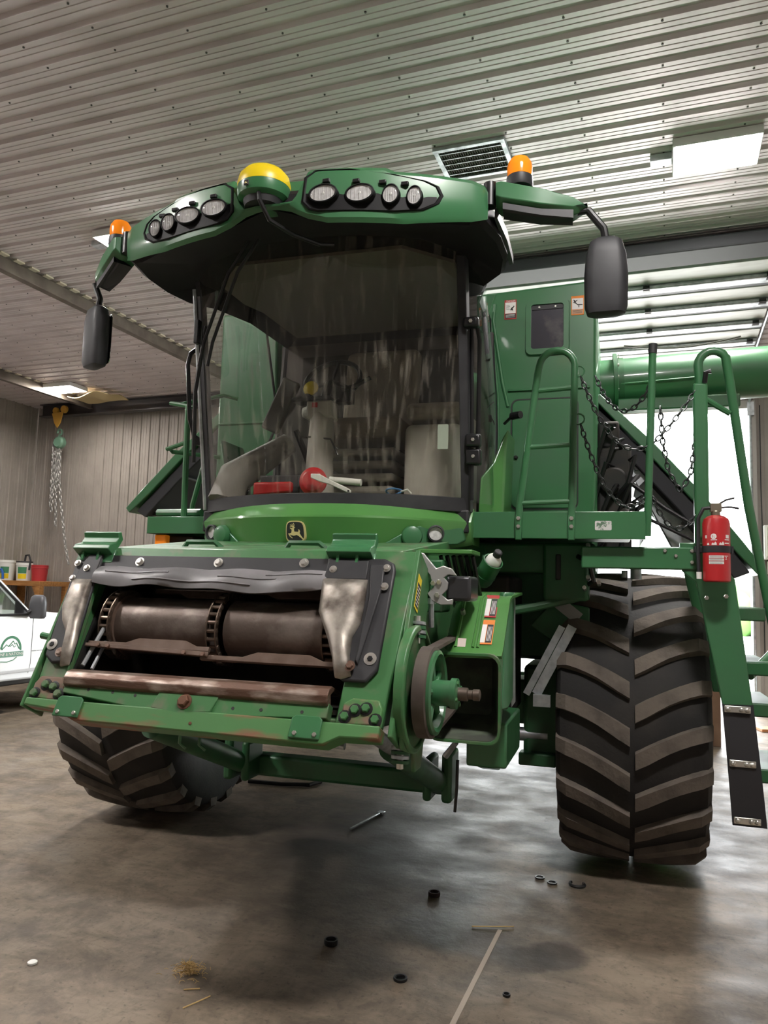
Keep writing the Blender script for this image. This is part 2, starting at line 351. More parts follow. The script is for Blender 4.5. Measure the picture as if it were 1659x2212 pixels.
g = G(); g.b2(DX0-.1, DX1+.6, 8.10, 8.50, zD-.02, zD+.12); g.obj('bottom_seal', mat('seal_rubber', (.03, .032, .036), .6), od, 0, .02)
g = G(); g.grid(lambda u, v: (lerp(-.55, .95, u), 10.95+.035*math.sin(v*PI), zD-.075-.085*math.sin(u*PI)+v*.02), 14, 3, (0, .01, .012)); g.obj('loose_weatherstrip', DIRTYW, od)
# ground beyond the doorway
g = G(); g.b2(-40, 40, YB+.2, 70, -.25, -.02); tag(g.obj('ground_outside', GRAVEL, None, 0), kind='structure')
g = G()
for k in range(60): g.ball((-30+k*1.05+random.uniform(-.3, .3), 40+random.uniform(-1, 1), .9), 1.2, (1, .8, random.uniform(.8, 1.4)), 8, 6)
tag(g.obj('hedgerow', HEDGE, None), 'low green hedgerow far beyond the open doorway', 'hedge')

# ceiling rails (brown channel beams fixed under the ceiling)
RAIL = mat('brown_rail_steel', (.17, .145, .12), .45, .5, (.11, .09, .075), 4)
def rail(x, y0, y1, lab):
    g = G(); z1 = ZC-.036; z0 = ZC-.22
    g.b2(x-.05, x+.05, y0, y1, z1-.012, z1); g.b2(x-.006, x+.006, y0, y1, z0, z1); g.b2(x-.05, x+.05, y0, y1, z0, z0+.012)
    o = g.obj('ceiling_rail', RAIL, None, 0); tag(o, lab, 'rail', 'rails under the ceiling')
    g = G(); g.b2(x+.02, x+.09, 0, .12, ZC-.05, ZC-.033); fm = g.mesh('closure_foam', mat('foam_strip', (.62, .56, .44), .9), 0); yy = y0+.1
    while yy < y1: inst(fm, 'closure_foam', o, (0, yy, 0)); yy += .2286
rail(-7.28, YF+.2, 12.55, 'long brown steel rail under the ceiling nearest the cab')
rail(-11.30, YF+.2, 12.55, 'long brown steel rail under the ceiling near the left wall')
g = G(); y0 = 12.58; z0, z1 = 5.20, 5.462
g.b2(-12.72, DX0-.2, y0, y0+.20, z1-.016, z1); g.b2(-12.72, DX0-.2, y0+.093, y0+.107, z0, z1); g.b2(-12.72, DX0-.2, y0, y0+.20, z0, z0+.016)
tag(g.obj('hoist_beam', mat('dark_beam_paint', (.055, .05, .052), .35, .3), None, 0), 'dark steel hoist beam along the top of the back wall', 'beam')

# LED ceiling panels
LED = mat('led_diffuser', (.9, .9, .9), .5, emit=((1, .955, .92), LAMP))
HOUS = mat('fixture_housing', (.75, .75, .73), .45)
LED2 = mat('dimmed_led_diffuser', (.9, .9, .9), .5, emit=((1, .94, .86), LAMP*.4))  # far panel turned down so the back wall stays darker
def lightbox(x, y, lab, led=None):
    o = empty('ceiling_light', (x, y, ZC-.036)); tag(o, lab, 'ceiling light', 'flat LED ceiling lights')
    g = G(); g.b2(-.34, .34, -.245, .245, -.075, -.0); g.obj('housing', HOUS, o, 0, .006)
    g = G(); g.b2(-.315, .315, -.22, .22, -.082, -.0755); g.obj('diffuser', led or LED, o, 0)
    g = G(); g.b2(-.52, -.345, -.05, .06, -.06, 0); g.obj('driver_box', GALV, o, 0, .004)
lightbox(.41, 6.62, 'bright flat LED panel on the ceiling at upper right above the mirror arm')
lightbox(-5.46, 6.52, 'bright flat LED panel on the ceiling half hidden behind the left roof end')
lightbox(-10.98, 11.45, 'bright flat LED panel on the ceiling far back near the left corner', LED2)
for x, y, w in ((-10.98, 6.5, 'left'), (.41, 1.5, 'right'), (-5.46, 1.5, 'middle'), (-10.98, 1.5, 'far left')):
    lightbox(x, y, 'flat LED ceiling panel, '+w+' one of those out of view')
# return-air grille
o = empty('ceiling_vent', (-1.55, 6.17, ZC-.036)); tag(o, 'square aluminium air grille in the ceiling above the cab roof', 'vent')
g = G(); g.b2(-.31, .31, -.26, -.22, -.03, .0); g.b2(-.31, .31, .22, .26, -.03, 0); g.b2(-.31, -.27, -.22, .22, -.03, 0); g.b2(.27, .31, -.22, .22, -.03, 0); g.obj('frame', GALV, o, 0, .004)
g = G(); g.b2(-.27, .27, -.22, .22, -.006, 0); g.obj('dark_mesh', mat('grille_mesh', (.075, .06, .05), .8), o, 0)
for k in range(5):
    g = G(); yy = -.165+k*.083; g.b2(-.27, .27, yy-.004, yy+.004, -.022, -.006); g.obj('grille_bar', GALV, o, 0)
for k in range(26):
    if k == 0: g = G(); g.b2(-.004, .004, -.22, .22, -.016, -.0065); mm = g.mesh('fin', MATS['grille_mesh'], 0)
    inst(mm, 'fin', o, (-.26+k*.0208, 0, 0))

# ================================================================== THE COMBINE
# machine frame: x to the machine's left-hand side (right in the picture), y towards its rear, z up; origin on the floor under the front axle
CB = empty('combine_harvester', (-1.95, 5.48, 0), math.radians(3.5))
tag(CB, 'green combine harvester without its header, feeder house open, parked facing the viewer', 'combine harvester')
def part(g, name, m, parent=None, bevel=0, smooth=35, seg=2): return g.obj(name, m, parent or CB, smooth, bevel, seg)
def mir(f):
    for s in (-1, 1): f(s)
def bolt(parent, p, n, r=.014, h=.010, m=ZINC, name='bolt', washer=None):
    n = Vector(n).normalized(); p = Vector(p); g = G()
    if washer: g.lathe([(washer, 0), (washer, .003)], p, n, 14)
    g.lathe([(r, 0), (r, h*.8), (r*.8, h)], p, n, 6); return part(g, name, m, parent, 0)

# ---------------------------------------------------------------- wheels
TR = .925
def crown(x): return TR-.028*(abs(x)/.4)**2.2
prof = [(.40, .50), (.425, .58), (.437, .67), (.432, .76), (.418, .82), (.40, .845), (.30, .868), (.15, .882), (0, .895)]
pf = [(-x, r) for x, r in prof]+[(x, r) for x, r in prof[-2::-1]]
gt = G(); gt.lathe([(r, x) for x, r in pf], (0, 0, 0), (1, 0, 0), 72, False)
TYRE = gt.mesh('tyre', RUBBER, 40)
def lugmesh(sg):
    secs = []; n = 7
    for k in range(n+1):
        t = k/n; x = lerp(.022, .425, t); th = (.185*(1-(1-t)**1.45))/TR
        w = lerp(.050, .038, min(1, t*2.2))+.004*t
        if k == 0: w = .046; x = .014
        rt = crown(x)-(.035 if k == n else 0); rb = interp([(0, .87), (.3, .855), (.43, .80)], x)
        sh = .012
        pts = []
        for (r, dw) in ((rb, -(w+sh)), (rt, -w), (rt, w), (rb, w+sh)):
            a = th+dw/TR; pts.append((sg*x, -r*math.cos(a), r*math.sin(a)))
        secs.append(pts)
    g = G(); g.loft(secs); return g.mesh('lug', LUG, 30)
LUGS = [lugmesh(-1), lugmesh(1)]
rim = G(); rim.lathe([(.50, .40), (.47, .36), (.45, .30), (.43, .10), (.20, .02), (.16, -.05), (.16, -.3)], (0, 0, 0), (1, 0, 0), 40, True)
RIM = rim.mesh('rim', YELR, 40)
NL = 22
for sg, lab in ((1, 'wide chevron-tread front tyre beside the ladder'), (-1, 'wide chevron-tread front tyre under the left end of the feeder')):
    w = bpy.data.objects.new('front_wheel', TYRE); COL.objects.link(w); w.parent = CB; w.location = (1.70, -.10, .928) if sg > 0 else (-1.66, -.28, .928); w['label'] = lab
    inst(RIM, 'rim', w, (0, 0, 0), (0, 0, 0 if sg > 0 else PI))
    ph = .02 if sg > 0 else .10
    for k in range(NL):
        inst(LUGS[0], 'lug', w, (0, 0, 0), (2*PI*k/NL+ph, 0, 0)); inst(LUGS[1], 'lug', w, (0, 0, 0), (2*PI*(k+.5)/NL+ph, 0, 0))
for sg in (1, -1):
    w = bpy.data.objects.new('rear_wheel', TYRE); COL.objects.link(w); w.parent = CB; w.location = (1.35*sg, 3.9, .66); w.scale = (.6, .705, .705)
    inst(RIM, 'rim', w, (0, 0, 0), (0, 0, 0 if sg > 0 else PI))
    for k in range(NL):
        inst(LUGS[0], 'lug', w, (0, 0, 0), (2*PI*k/NL, 0, 0)); inst(LUGS[1], 'lug', w, (0, 0, 0), (2*PI*(k+.5)/NL, 0, 0))
g = G(); g.cyl((-1.2, 3.9, .66), (1.2, 3.9, .66), .09, 12); part(g, 'rear_axle', GREEND)
# axle, final drives
g = G(); g.b2(-1.15, 1.15, -.16, .16, .80, 1.10); ax = part(g, 'front_axle', GREEND, None, .02)
for sg in (-1, 1):
    g = G(); g.b2(sg*1.02, sg*1.27, -.34, .22, .62, 1.22); g.cyl((sg*1.02, -.05, .93), (sg*1.45, -.05, .93), .17, 20); g.obj('final_drive', GREEND, ax, 35, .03)
    g = G(); g.cyl((sg*.98, -.30, .76), (sg*1.18, -.30, .76), .045, 14); g.obj('drive_shaft', GALV, ax)
    g = G(); g.b2(sg*1.0, sg*1.24, -.42, -.30, .58, .66); g.obj('mount_foot', GREEND, ax, 35, .01)

# ---------------------------------------------------------------- main body / grain tank
def body_poly(): return rrect(-1.49, 1.49, 1.25, 3.80, .10, 5)
g = G()
secs = []
for y, ins, z1 in ((-.30, .03, 3.86), (-.22, 0, 3.87), (.6, 0, 3.89), (2.2, 0, 3.89), (2.3, .02, 3.1), (5.4, .03, 2.9), (6.0, .15, 2.5)):
    secs.append([(x, y, z) for x, z in rrect(-1.36+ins, 1.49-ins, 1.25+ins, z1-ins, .09, 5)])
g.loft(secs); body = part(g, 'grain_tank_body', GREEN, None, 0, 30)
# front body panels each side of the cab (ribbed inner edge, rounded)
def frontpanel(s):
    Y = -.36
    fn = lambda u, v, w: (s*u, Y-w, v)
    if s < 0:
        g = G(); g.prism([(.80, 2.12), (1.34, 2.12), (1.35, 2.4), (1.355, 3.82), (.98, 3.79), (.91, 3.75), (.875, 3.66), (.86, 3.2)], fn, -.08, .02); part(g, 'front_body_panel', GREEN, body, .018, 35, 3)
        g = G(); g.b2(-1.34, -.86, -.392, -.38, 2.93, 2.945); part(g, 'panel_crease', GREEN, body, .004); return
    g = G(); g.prism([(.76, 2.12), (1.47, 2.12), (1.485, 2.4), (1.49, 3.74), (1.47, 3.84), (.80, 3.81), (.74, 3.65), (.82, 3.05), (.80, 2.6)], fn, -.08, .02)
    p = part(g, 'front_body_panel', GREEN, body, .018, 35, 3)
    g = G(); g.tube([fn(.80, 3.72, .022), fn(.79, 3.60, .024), fn(.86, 3.15, .024), fn(.90, 2.98, .02)], .012, 8); g.tube([fn(.77, 3.62, .022), fn(.83, 3.05, .022), fn(.84, 2.55, .02), fn(.82, 2.15, .02)], .010, 8); part(g, 'pressed_rib', GREEN, body)
    # service door with dark seam
    g = G(); o = rrect(.92, 1.375, 2.26, 3.03, .05, 4); i = rrect(.929, 1.366, 2.269, 3.021, .044, 4)
    n = len(o); vs = [fn(u, v, .021) for u, v in o]+[fn(u, v, .021) for u, v in i]+[fn(u, v, .0235) for u, v in o]+[fn(u, v, .0235) for u, v in i]
    fs = []
    for k in range(n): a = (k+1) % n; fs += [(2*n+k, 2*n+a, 3*n+a, 3*n+k), (k, 2*n+k, 2*n+a, a), (n+k, n+a, 3*n+a, 3*n+k)]
    g.add(vs, fs); part(g, 'service_door_seam', INKK, body)
    g = G(); g.prism(rrect(.93, 1.365, 2.27, 3.02, .043, 4), fn, .015, .030); part(g, 'service_door', GREEN, body, .006)
    g = G(); g.lathe([(.014, 0), (.014, .012), (.008, .02)], fn(.96, 2.62, .03), (0, -1, 0), 12); part(g, 'door_latch', BLACKM, body)
    # tank window
    g = G(); o = rrect(1.015, 1.315, 3.33, 3.725, .04, 4); i = rrect(1.055, 1.275, 3.375, 3.69, .02, 4); n = len(o)
    vs = [fn(u, v, .02) for u, v in o]+[fn(lerp(u, (1.165), .03), lerp(v, 3.53, .03), .042) for u, v in o]+[fn(u, v, .042) for u, v in i]+[fn(u, v, .015) for u, v in i]; fs = []
    for k in range(n): a = (k+1) % n; fs += [(k, a, n+a, n+k), (n+k, n+a, 2*n+a, 2*n+k), (2*n+k, 2*n+a, 3*n+a, 3*n+k)]
    g.add(vs, fs); part(g, 'window_surround', GREEN, body)
    g = G(); g.prism(rrect(1.055, 1.275, 3.375, 3.69, .02, 4), fn, .018, .026); part(g, 'tank_window', mat('dusty_dark_window', (.035, .033, .045), .25, 0, (.16, .145, .14), 5, lo=.48, hi=.75), body)
    g = G(); g.prism(rrect(1.06, 1.27, 3.655, 3.685, .005, 2), fn, .026, .032); part(g, 'window_bar', BLACK, body)
    for u in (1.11, 1.22): bolt(body, fn(u, 3.67, .032), (0, -1, 0), .008, .006, ZINC, 'window_screw')
mir(frontpanel)
g = G(); g.b2(.90, 1.45, -.395, -.383, 3.085, 3.10); part(g, 'panel_crease', GREEN, body, .004)
# safety decals on the right-hand panel
fn = FX(-.382)
def decal(x0, x1, z0, z1, border, foot, word, parent, fn=fn, fig=0, vert=False):
    g = G(); g.prism([(x0, z0), (x1, z0), (x1, z1), (x0, z1)], fn, 0, .0015); d = part(g, 'safety_decal', border, parent)
    w, h = x1-x0, z1-z0
    g = G(); g.prism([(x0+.06*w, z0+h*.30), (x1-.06*w, z0+h*.30), (x1-.06*w, z1-h*.13), (x0+.06*w, z1-h*.13)], fn, .0015, .0022); part(g, 'decal_picture', INKW, parent)
    g = G(); g.prism([(x0+.06*w, z0+h*.05), (x1-.06*w, z0+h*.05), (x1-.06*w, z0+h*.28), (x0+.06*w, z0+h*.28)], fn, .0015, .0022); part(g, 'decal_footer', foot, parent)
    if word: part(text_g(word, w*.19, lambda u, v, ww: fn(u+(x0+x1)/2+.04*w, v+z1-h*.065, .0018+ww)), 'decal_wording', INKW, parent)
    g = G(); cx, cz = (x0+x1)/2, z0+h*.58; L = lambda u, v: fn(cx+u*w, cz+v*w, .003)
    if fig == 1:   # person thrown off a plank
        g.tube([L(-.30, .34), L(-.16, .08), L(.0, -.08), L(.38, -.10)], w*.035, 5); g.tube([L(.10, -.1), L(.10, -.30)], w*.03, 5); g.tube([L(-.20, .18), L(-.02, .30)], w*.03, 5); g.tube([L(-.16, .08), L(-.34, .12)], w*.03, 5); g.ball(L(-.24, .24), w*.06, (1, .1, 1), 8, 6)
    else:
        g.tube([L(.02, -.20), L(.12, -.02), L(.26, .06)], w*.05, 5); g.tube([L(.12, -.02), L(.18, -.22)], w*.04, 5); g.ball(L(.28, .12), w*.05, (1, .1, 1), 8, 6)
        for q in range(4): g.tube([L(-.36, .22-q*.11), L(-.08+.04*(q % 2), .22-q*.11)], w*.014, 4)
    part(g, 'decal_figure', INKK, parent)
    g = G()
    for q in range(3): zz = z0+h*(.10+.06*q); g.prism([(x0+.12*w, zz), (x1-.14*w, zz), (x1-.14*w, zz+h*.018), (x0+.12*w, zz+h*.018)], fn, .0022, .0027)
    tag(part(g, 'decal_small_print', INKW if foot is INKK else INKK, parent, 0, 0), kind='stuff')
decal(.868, .952, 3.605, 3.745, INKR, INKK, 'DANGER', body, fig=0)
decal(1.325, 1.41, 3.60, 3.735, INKO, mat('pale_orange_ink', (.55, .32, .20), .6), None, body, fig=1)
# engine-side clutter behind the platform
g = G()
for k in range(10):
    x = 1.48+random.uniform(0, .22); z = 2.2+k*.07
    g.tube([(x, .1, z), (x+.1, -.02+random.uniform(-.1, .05), z+.05), (x+.05, -.1, z+random.uniform(-.2, .1)), (x-.05, 0, z-.25)], random.uniform(.008, .018), 6)
tag(part(g, 'hoses_and_wiring', BLACKM, body), kind='stuff')
g = G(); g.b2(1.49, 1.72, .0, .9, 2.0, 2.75); g.b2(1.49, 1.64, .05, .7, 2.75, 2.95); g.cyl((1.6, -.06, 2.5), (1.6, .02, 2.5), .10, 18); g.cyl((1.68, -.05, 2.25), (1.68, .02, 2.25), .06, 14); part(g, 'hydraulic_block', DARK, body, .02)

# ---------------------------------------------------------------- unloading auger
g = G(); g.cyl((1.40, 1.0, 3.47), (7.2, 1.12, 3.70), .205, 40); au = part(g, 'unloading_auger', GREEN)
g = G(); g.lathe([(.255, 0), (.255, .03), (.215, .035), (.215, .08)], (1.60, 1.0, 3.475), (1, .02, .04), 36); part(g, 'auger_flange', GREEND, au)
for k in range(14):
    a = 2*PI*k/14; bolt(au, (1.632, 1.0+.236*math.cos(a), 3.476+.236*math.sin(a)), (1, 0, 0), .012, .012, ZINC)
g = G(); g.b2(1.63, 2.55, .80, .92, 3.20, 3.30); part(g, 'auger_saddle', GREEND, au, .01)
g = G(); g.tube([(1.66, .80, 3.42), (2.3, .80, 3.45)], .008, 6); part(g, 'auger_seam_rib', GREEN, au)

# ---------------------------------------------------------------- gull-wing side shields, swung open
def sideshield(s, H, T, y0, y1, nm):
    H = Vector(H); T = Vector(T); d = (T-H); n = Vector((d.z, 0, -d.x)).normalized()
    if n.z < 0: n = -n
    def sf(t, o): # slightly cranked panel
        p = H+d*t+n*(o+.05*math.sin(t*PI)); return p
    g = G(); prof = [sf(t, 0) for t in (0, .3, .6, .85, 1)]; prof2 = [sf(t, -.085 if 0 < t < 1 else -.06) for t in (0, .3, .6, .85, 1)]
    secs = [[(p.x, y, p.z) for p in prof+prof2[::-1]] for y in (y0, y1)]
    g.loft(secs); o = part(g, 'side_shield', GREEN, None, .008); 
    g = G(); q = [sf(t, -.088) for t in (.03, .3, .6, .85, .97)]; q2 = [sf(t, -.20) for t in (.06, .3, .6, .85, .95)]
    g.loft([[(p.x, y, p.z) for p in q+q2[::-1]] for y in (y0+.035, y1-.03)]); part(g, 'shield_lining', mat('shield_foam', (.035, .035, .04), .8), o, .01)
    for t in (.35, .65):
        p = sf(t, -.21); g = G(); g.tube([(p.x, y0+.06, p.z), (p.x, y1-.06, p.z)], .018, 6); part(g, 'shield_stay', BLACKM, o)
    p = sf(.9, -.22); g = G(); g.b2(p.x-.05, p.x+.05, y0+.1, y0+.2, p.z-.03, p.z+.03); part(g, 'shield_latch', BLACKM, o, .008)
sideshield(1, (1.50, 0, 3.22), (2.62, 0, 1.90), .30, 2.1, '')
sideshield(-1, (-1.40, 0, 3.56), (-2.74, 0, 2.38), .45, 2.3, '')
g = G(); g.tube([(1.62, .35, 2.62), (1.95, .3, 2.35), (2.35, .25, 2.08)], .016, 8); g.tube([(1.75, .2, 2.30), (2.3, .2, 2.02)], .012, 8); part(g, 'gas_strut', BLACKM)
g = G(); g.prism([(1.74, 2.62), (1.86, 2.70), (2.36, 1.98), (2.30, 1.86), (2.05, 2.0)], lambda u, v, w: (u, w, v), .55, .60); part(g, 'inner_guard', GALV, None, .01)
g = G(); g.prism([(1.50, 3.0), (1.58, 3.02), (1.86, 2.60), (1.78, 2.52)], lambda u, v, w: (u, w, v), .40, .46); part(g, 'bright_bracket', GALV)

# ---------------------------------------------------------------- cab
def fy(u, z):      # windshield plan: u in -1..1, leans forward with height
    t = (z-2.15)/1.37
    return lerp(-1.69, -1.94, t)+lerp(.30, .28, t)*abs(u)**2.3
def fx(u, z): return .80*u
ZG0, ZG1 = 2.17, 3.59
g = G(); g.grid(lambda u, v: (fx(2*u-1, 0), fy(2*u-1, lerp(ZG0, ZG1-.06*abs(2*u-1)**4, v)), lerp(ZG0, ZG1-.06*abs(2*u-1)**4, v)), 28, 10, (0, .008, 0))
cab = G(); cab.b2(-.83, .83, -1.42, -.40, 2.02, 2.15); cab.prism([(-.80, 0), (.80, 0)]+[(.80*(1-2*k/16), -.30*(1-abs(1-2*k/16)**2.3)) for k in range(0, 17)][0:0], FX(0), 0, 0) if False else None
CABO = part(cab, 'cab', BLACK, None, .01)
part(g, 'windshield', GLASS, CABO)
# sill under the glass
g = G(); secs = []
for k in range(25):
    u = -1+2*k/24; x = .81*u; y = fy(u, 2.15)
    secs.append([(x, y-.012, 2.14), (x, y-.012, 2.215), (x, y+.02, 2.222), (x, y+.05, 2.17), (x, y+.05, 2.14)])
g.loft(secs); part(g, 'windshield_sill', BLACK, CABO)
# cab floor and back wall, posts
g = G(); g.prism([(-.80, -.40), (.80, -.40), (.80, -1.38)]+[(.80*(1-2*k/12), fy(1-2*k/12, 2.15)+.06) for k in range(13)]+[(-.80, -1.38)], lambda u, v, w: (u, v, w), 2.13, 2.165); part(g, 'cab_floor', CABDARK, CABO)
g = G(); g.b2(-.80, .80, -.44, -.40, 2.15, 3.5); part(g, 'cab_back_wall', CABDARK, CABO)
g = G(); g.b2(-.62, .62, -.455, -.441, 2.80, 3.40); part(g, 'rear_window', mat('rear_window_glass', (.05, .045, .04), .15), CABO)
for s in (-1, 1):
    g = G(); secs = []
    for k in range(9):
        z = lerp(2.14, 3.52, k/8); y = fy(1, z); x = s*.805
        secs.append([(x-s*.02, y-.012, z), (x+s*.028, y+.005, z), (x+s*.034, y+.075, z), (x-s*.012, y+.07, z)])
    g.loft(secs); part(g, 'front_post', BLACK, CABO, .006)
    g = G(); g.tube([(s*.80, -.45, 2.15), (s*.81, -.42, 2.8), (s*.77, -.42, 3.5)], .03, 8); part(g, 'rear_post', BLACK, CABO)
    # curved door glass
    def dg(u, v):
        z = lerp(2.20, 3.50, v); bow = math.sin(PI*min(1, u*1.05))
        y = lerp(fy(1, z)+.06, lerp(-.95, -.45, min(1, v*1.8)) if v < .55 else lerp(-.45, -.75, (v-.55)/.45), u)
        x = .832+.10*bow*(1-.35*v)-.05*u*v
        return (s*x, y, z)
    g = G(); g.grid(dg, 14, 14, (s*-.008, 0, 0)); part(g, 'door_glass', GLASS2, CABO)
    g = G(); g.tube([dg(1, v/14) for v in range(15)], .010, 6); part(g, 'door_seal', BLACK, CABO)
    # green lower corner panel
    g = G(); fn = lambda u, v, w, s=s: (s*u, -1.12-w+(u-.83)*.9, v)
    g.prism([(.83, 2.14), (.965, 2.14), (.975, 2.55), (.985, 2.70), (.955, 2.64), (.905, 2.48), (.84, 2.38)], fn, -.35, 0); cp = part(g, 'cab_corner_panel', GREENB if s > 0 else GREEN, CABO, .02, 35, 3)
# door latch, hinge hardware and grab bars on the near door
g = G(); g.tube([(.875, -1.50, 3.18), (.885, -1.46, 3.10), (.878, -1.42, 2.50), (.86, -1.40, 2.40)], .013, 8); part(g, 'door_grab_bar', BLACKM, CABO)
g = G(); g.tube([(.845, -1.52, 3.20), (.848, -1.50, 3.12), (.850, -1.43, 2.20)], .011, 8); part(g, 'wiper_rod', BLACKM, CABO)
for z, r in ((3.16, .028), (2.53, .036), (2.44, .045)):
    g = G(); g.box((.86, fy(1, z)+.0, z), (.085, .06, r*2)); part(g, 'door_hinge', BLACKM, CABO, .012)
    bolt(CABO, (.862, fy(1, z)-.032, z), (0, -1, 0), .011, .008)
g = G(); g.tube([(.99, -.86, 2.80), (1.05, -.90, 2.80)], .024, 10); g.tube([(.93, -.75, 2.78), (.99, -.86, 2.80)], .010, 6); part(g, 'door_handle', BLACKM, CABO)
# near-left corner: chrome-like edge strip, bracket, hanging grab handle
g = G(); g.tube([(-.835, fy(1, z)+.01, z) for z in (2.16, 2.4, 2.7, 3.0, 3.3, 3.48)], .016, 8); part(g, 'door_edge_trim', GALV, CABO)
g = G(); g.tube([(-.86, -1.46, 3.20), (-.93, -1.50, 3.13), (-.945, -1.50, 3.06), (-.935, -1.46, 2.72), (-.91, -1.44, 2.62), (-.86, -1.42, 2.58)], .014, 8); part(g, 'door_grab_bar', BLACKM, CABO)
g = G(); g.box((-.865, -1.50, 3.30), (.02, .03, .20)); part(g, 'hinge_bracket', BLACKM, CABO, .004); g = G(); g.box((-.86, -1.44, 2.58), (.05, .05, .05)); part(g, 'hinge_bracket', BLACKM, CABO, .004)
# wipers
for dx in (0, .055):
    g = G(); g.tube([(-.28+dx, -2.02, 3.56), (-.42+dx, -1.985, 3.40), (-.60+dx, -1.90, 3.05), (-.64+dx, -1.875, 2.92)], .010, 6); part(g, 'wiper_arm', BLACKM, CABO)
g = G(); g.tube([(-.60, -1.885, 3.15), (-.70, -1.80, 2.80), (-.735, -1.72, 2.40)], .012, 6); part(g, 'wiper_blade', BLACKM, CABO)
g = G(); g.box((-.655, -1.88, 3.12), (.03, .04, .14)); part(g, 'wiper_blade_holder', BLACKM, CABO, .006)
# ---- interior
g = G(); g.prism([(-.74, -.45), (.74, -.45), (.74, -1.5), (.5, -1.75), (-.5, -1.75), (-.74, -1.5)], lambda u, v, w: (u, v, w), 3.55, 3.575); part(g, 'headliner', LINER, CABO)
g = G(); g.tube([(-.12, -1.28, 2.16), (-.13, -1.27, 2.45), (-.15, -1.20, 2.78)], [.095, .085, .075], 14); g.box((-.15, -1.20, 2.80), (.17, .15, .12)); part(g, 'steering_column', CABGREY, CABO, .02)
g = G(); g.box((-.20, -1.22, 2.865), (.26, .13, .03)); part(g, 'column_console', BLACK, CABO, .01)
g = G(); g.b2(-.185, -.150, -1.292, -1.286, 2.805, 2.835); part(g, 'warning_switch', REDP, CABO)
g = G(); g.tube([(-.15, -1.19, 2.86), (-.14, -1.12, 3.0)], .03, 10); c = Vector((-.13, -1.10, 3.02)); ux = Vector((1, 0, 0)); uz = Vector((0, .55, .83)).normalized()
ring = [c+ux*(.185*math.cos(2*PI*k/28))+uz*(.185*math.sin(2*PI*k/28)) for k in range(28)]
g.tube(ring, .016, 8, True)
for a in (90, 210, 330): g.tube([c, c+ux*(.18*math.cos(math.radians(a)))+uz*(.18*math.sin(math.radians(a)))], .013, 6)
part(g, 'steering_wheel', BLACKM, CABO)
g = G(); g.lathe([(.05, 0), (.05, .01), (.035, .018)], c+Vector((-.12, -.06, -.06)), (0, -1, .2), 16); part(g, 'wheel_badge', YEL, CABO)
g = G(); g.tube([(-.02, -1.2, 2.93), (.08, -1.2, 2.96), (.16, -1.2, 3.0)], .014, 6); g.box((-.02, -1.16, 2.90), (.10, .09, .09)); part(g, 'column_levers', BLACKM, CABO)
g = G(); R = Matrix.Rotation(math.radians(24), 3, 'Y')
g.box((-.46, -1.15, 2.86), (.125, .05, .36), R); part(g, 'display_monitor', mat('monitor_casing', (.075, .065, .055), .5), CABO, .014)
g = G(); g.tube([(-.36, -1.12, 2.70), (-.30, -1.10, 2.55), (-.24, -1.1, 2.40)], .02, 8); part(g, 'monitor_arm', BLACKM, CABO)
# seat with bellows
g = G()
for k in range(4): g.b2(-.20, .26, -.98+.01*k, -.55, 2.30+.085*k, 2.355+.085*k)
part(g, 'seat_bellows', CABGREY, CABO, .02)
g = G(); g.b2(-.26, .32, -1.05, -.52, 2.66, 2.80); part(g, 'seat_cushion', SEATM, CABO, .05, 35, 4)
g = G(); g.box((.03, -.53, 3.08), (.54, .13, .62), Matrix.Rotation(math.radians(-8), 3, 'X')); part(g, 'seat_back', SEATM, CABO, .05, 35, 4)
g = G(); g.b2(-.40, -.29, -.98, -.55, 2.82, 2.90); part(g, 'armrest', CABGREY, CABO, .03)
g = G(); g.b2(.36, .72, -1.12, -.50, 2.17, 2.72); part(g, 'instructor_seat_box', CABGREY, CABO, .05, 35, 4)
g = G(); g.b2(.36, .72, -1.10, -.46, 2.75, 2.86); part(g, 'instructor_seat_cushion', SEATM, CABO, .04, 35, 3)
g = G(); g.tube([(-.68, -1.42, 2.20), (-.66, -1.36, 2.36), (-.42, -1.10, 2.62)], [.11, .11, .07], 12); part(g, 'air_duct', mat('dim_cab_grey', (.20, .185, .165), .6), CABO)
g = G(); g.b2(-.44, -.18, -1.45, -1.42, 2.24, 2.36); part(g, 'pedal_plate', BLACK, CABO, .008)
g = G(); g.prism(rrect(.665, .725, 2.48, 2.62, .006, 2), FX(-1.50), 0, .004); part(g, 'glass_sticker', mat('sticker_paper', (.45, .52, .45), .6), CABO)
g = G(); g.tube([(-.21, -1.30, 2.62), (-.05, -1.30, 2.60), (.0, -1.30, 2.50)], .006, 6); part(g, 'column_cable', BLACKM, CABO)

# ---------------------------------------------------------------- bonnet panel below the windshield
def hy(x): return -1.80+.40*abs(x/.84)**2.3
secs = []
N_ = 40
for k in range(N_+1):
    u = -1+2*k/N_; x = .84*math.sin(u*PI/2*.98)/math.sin(PI/2*.98); y = hy(x); e = abs(x/.84)**6
    zt = 2.185-.02*e; zr = 2.075-.005*e; zb = 1.915+.045*e
    secs.append([(x, y+.14-.05*e, zt), (x, y+.05, 2.13-.01*e), (x, y+.003, zr+.012), (x, y, zr), (x, y+.028, (zr+zb)/2), (x, y+.05, zb+.015), (x, y+.075, zb), (x, y+.30, zb), (x, y+.30, zt-.02)])
g = G(); g.loft(secs); hood = part(g, 'bonnet_panel', GREENB, None, 0, 28)
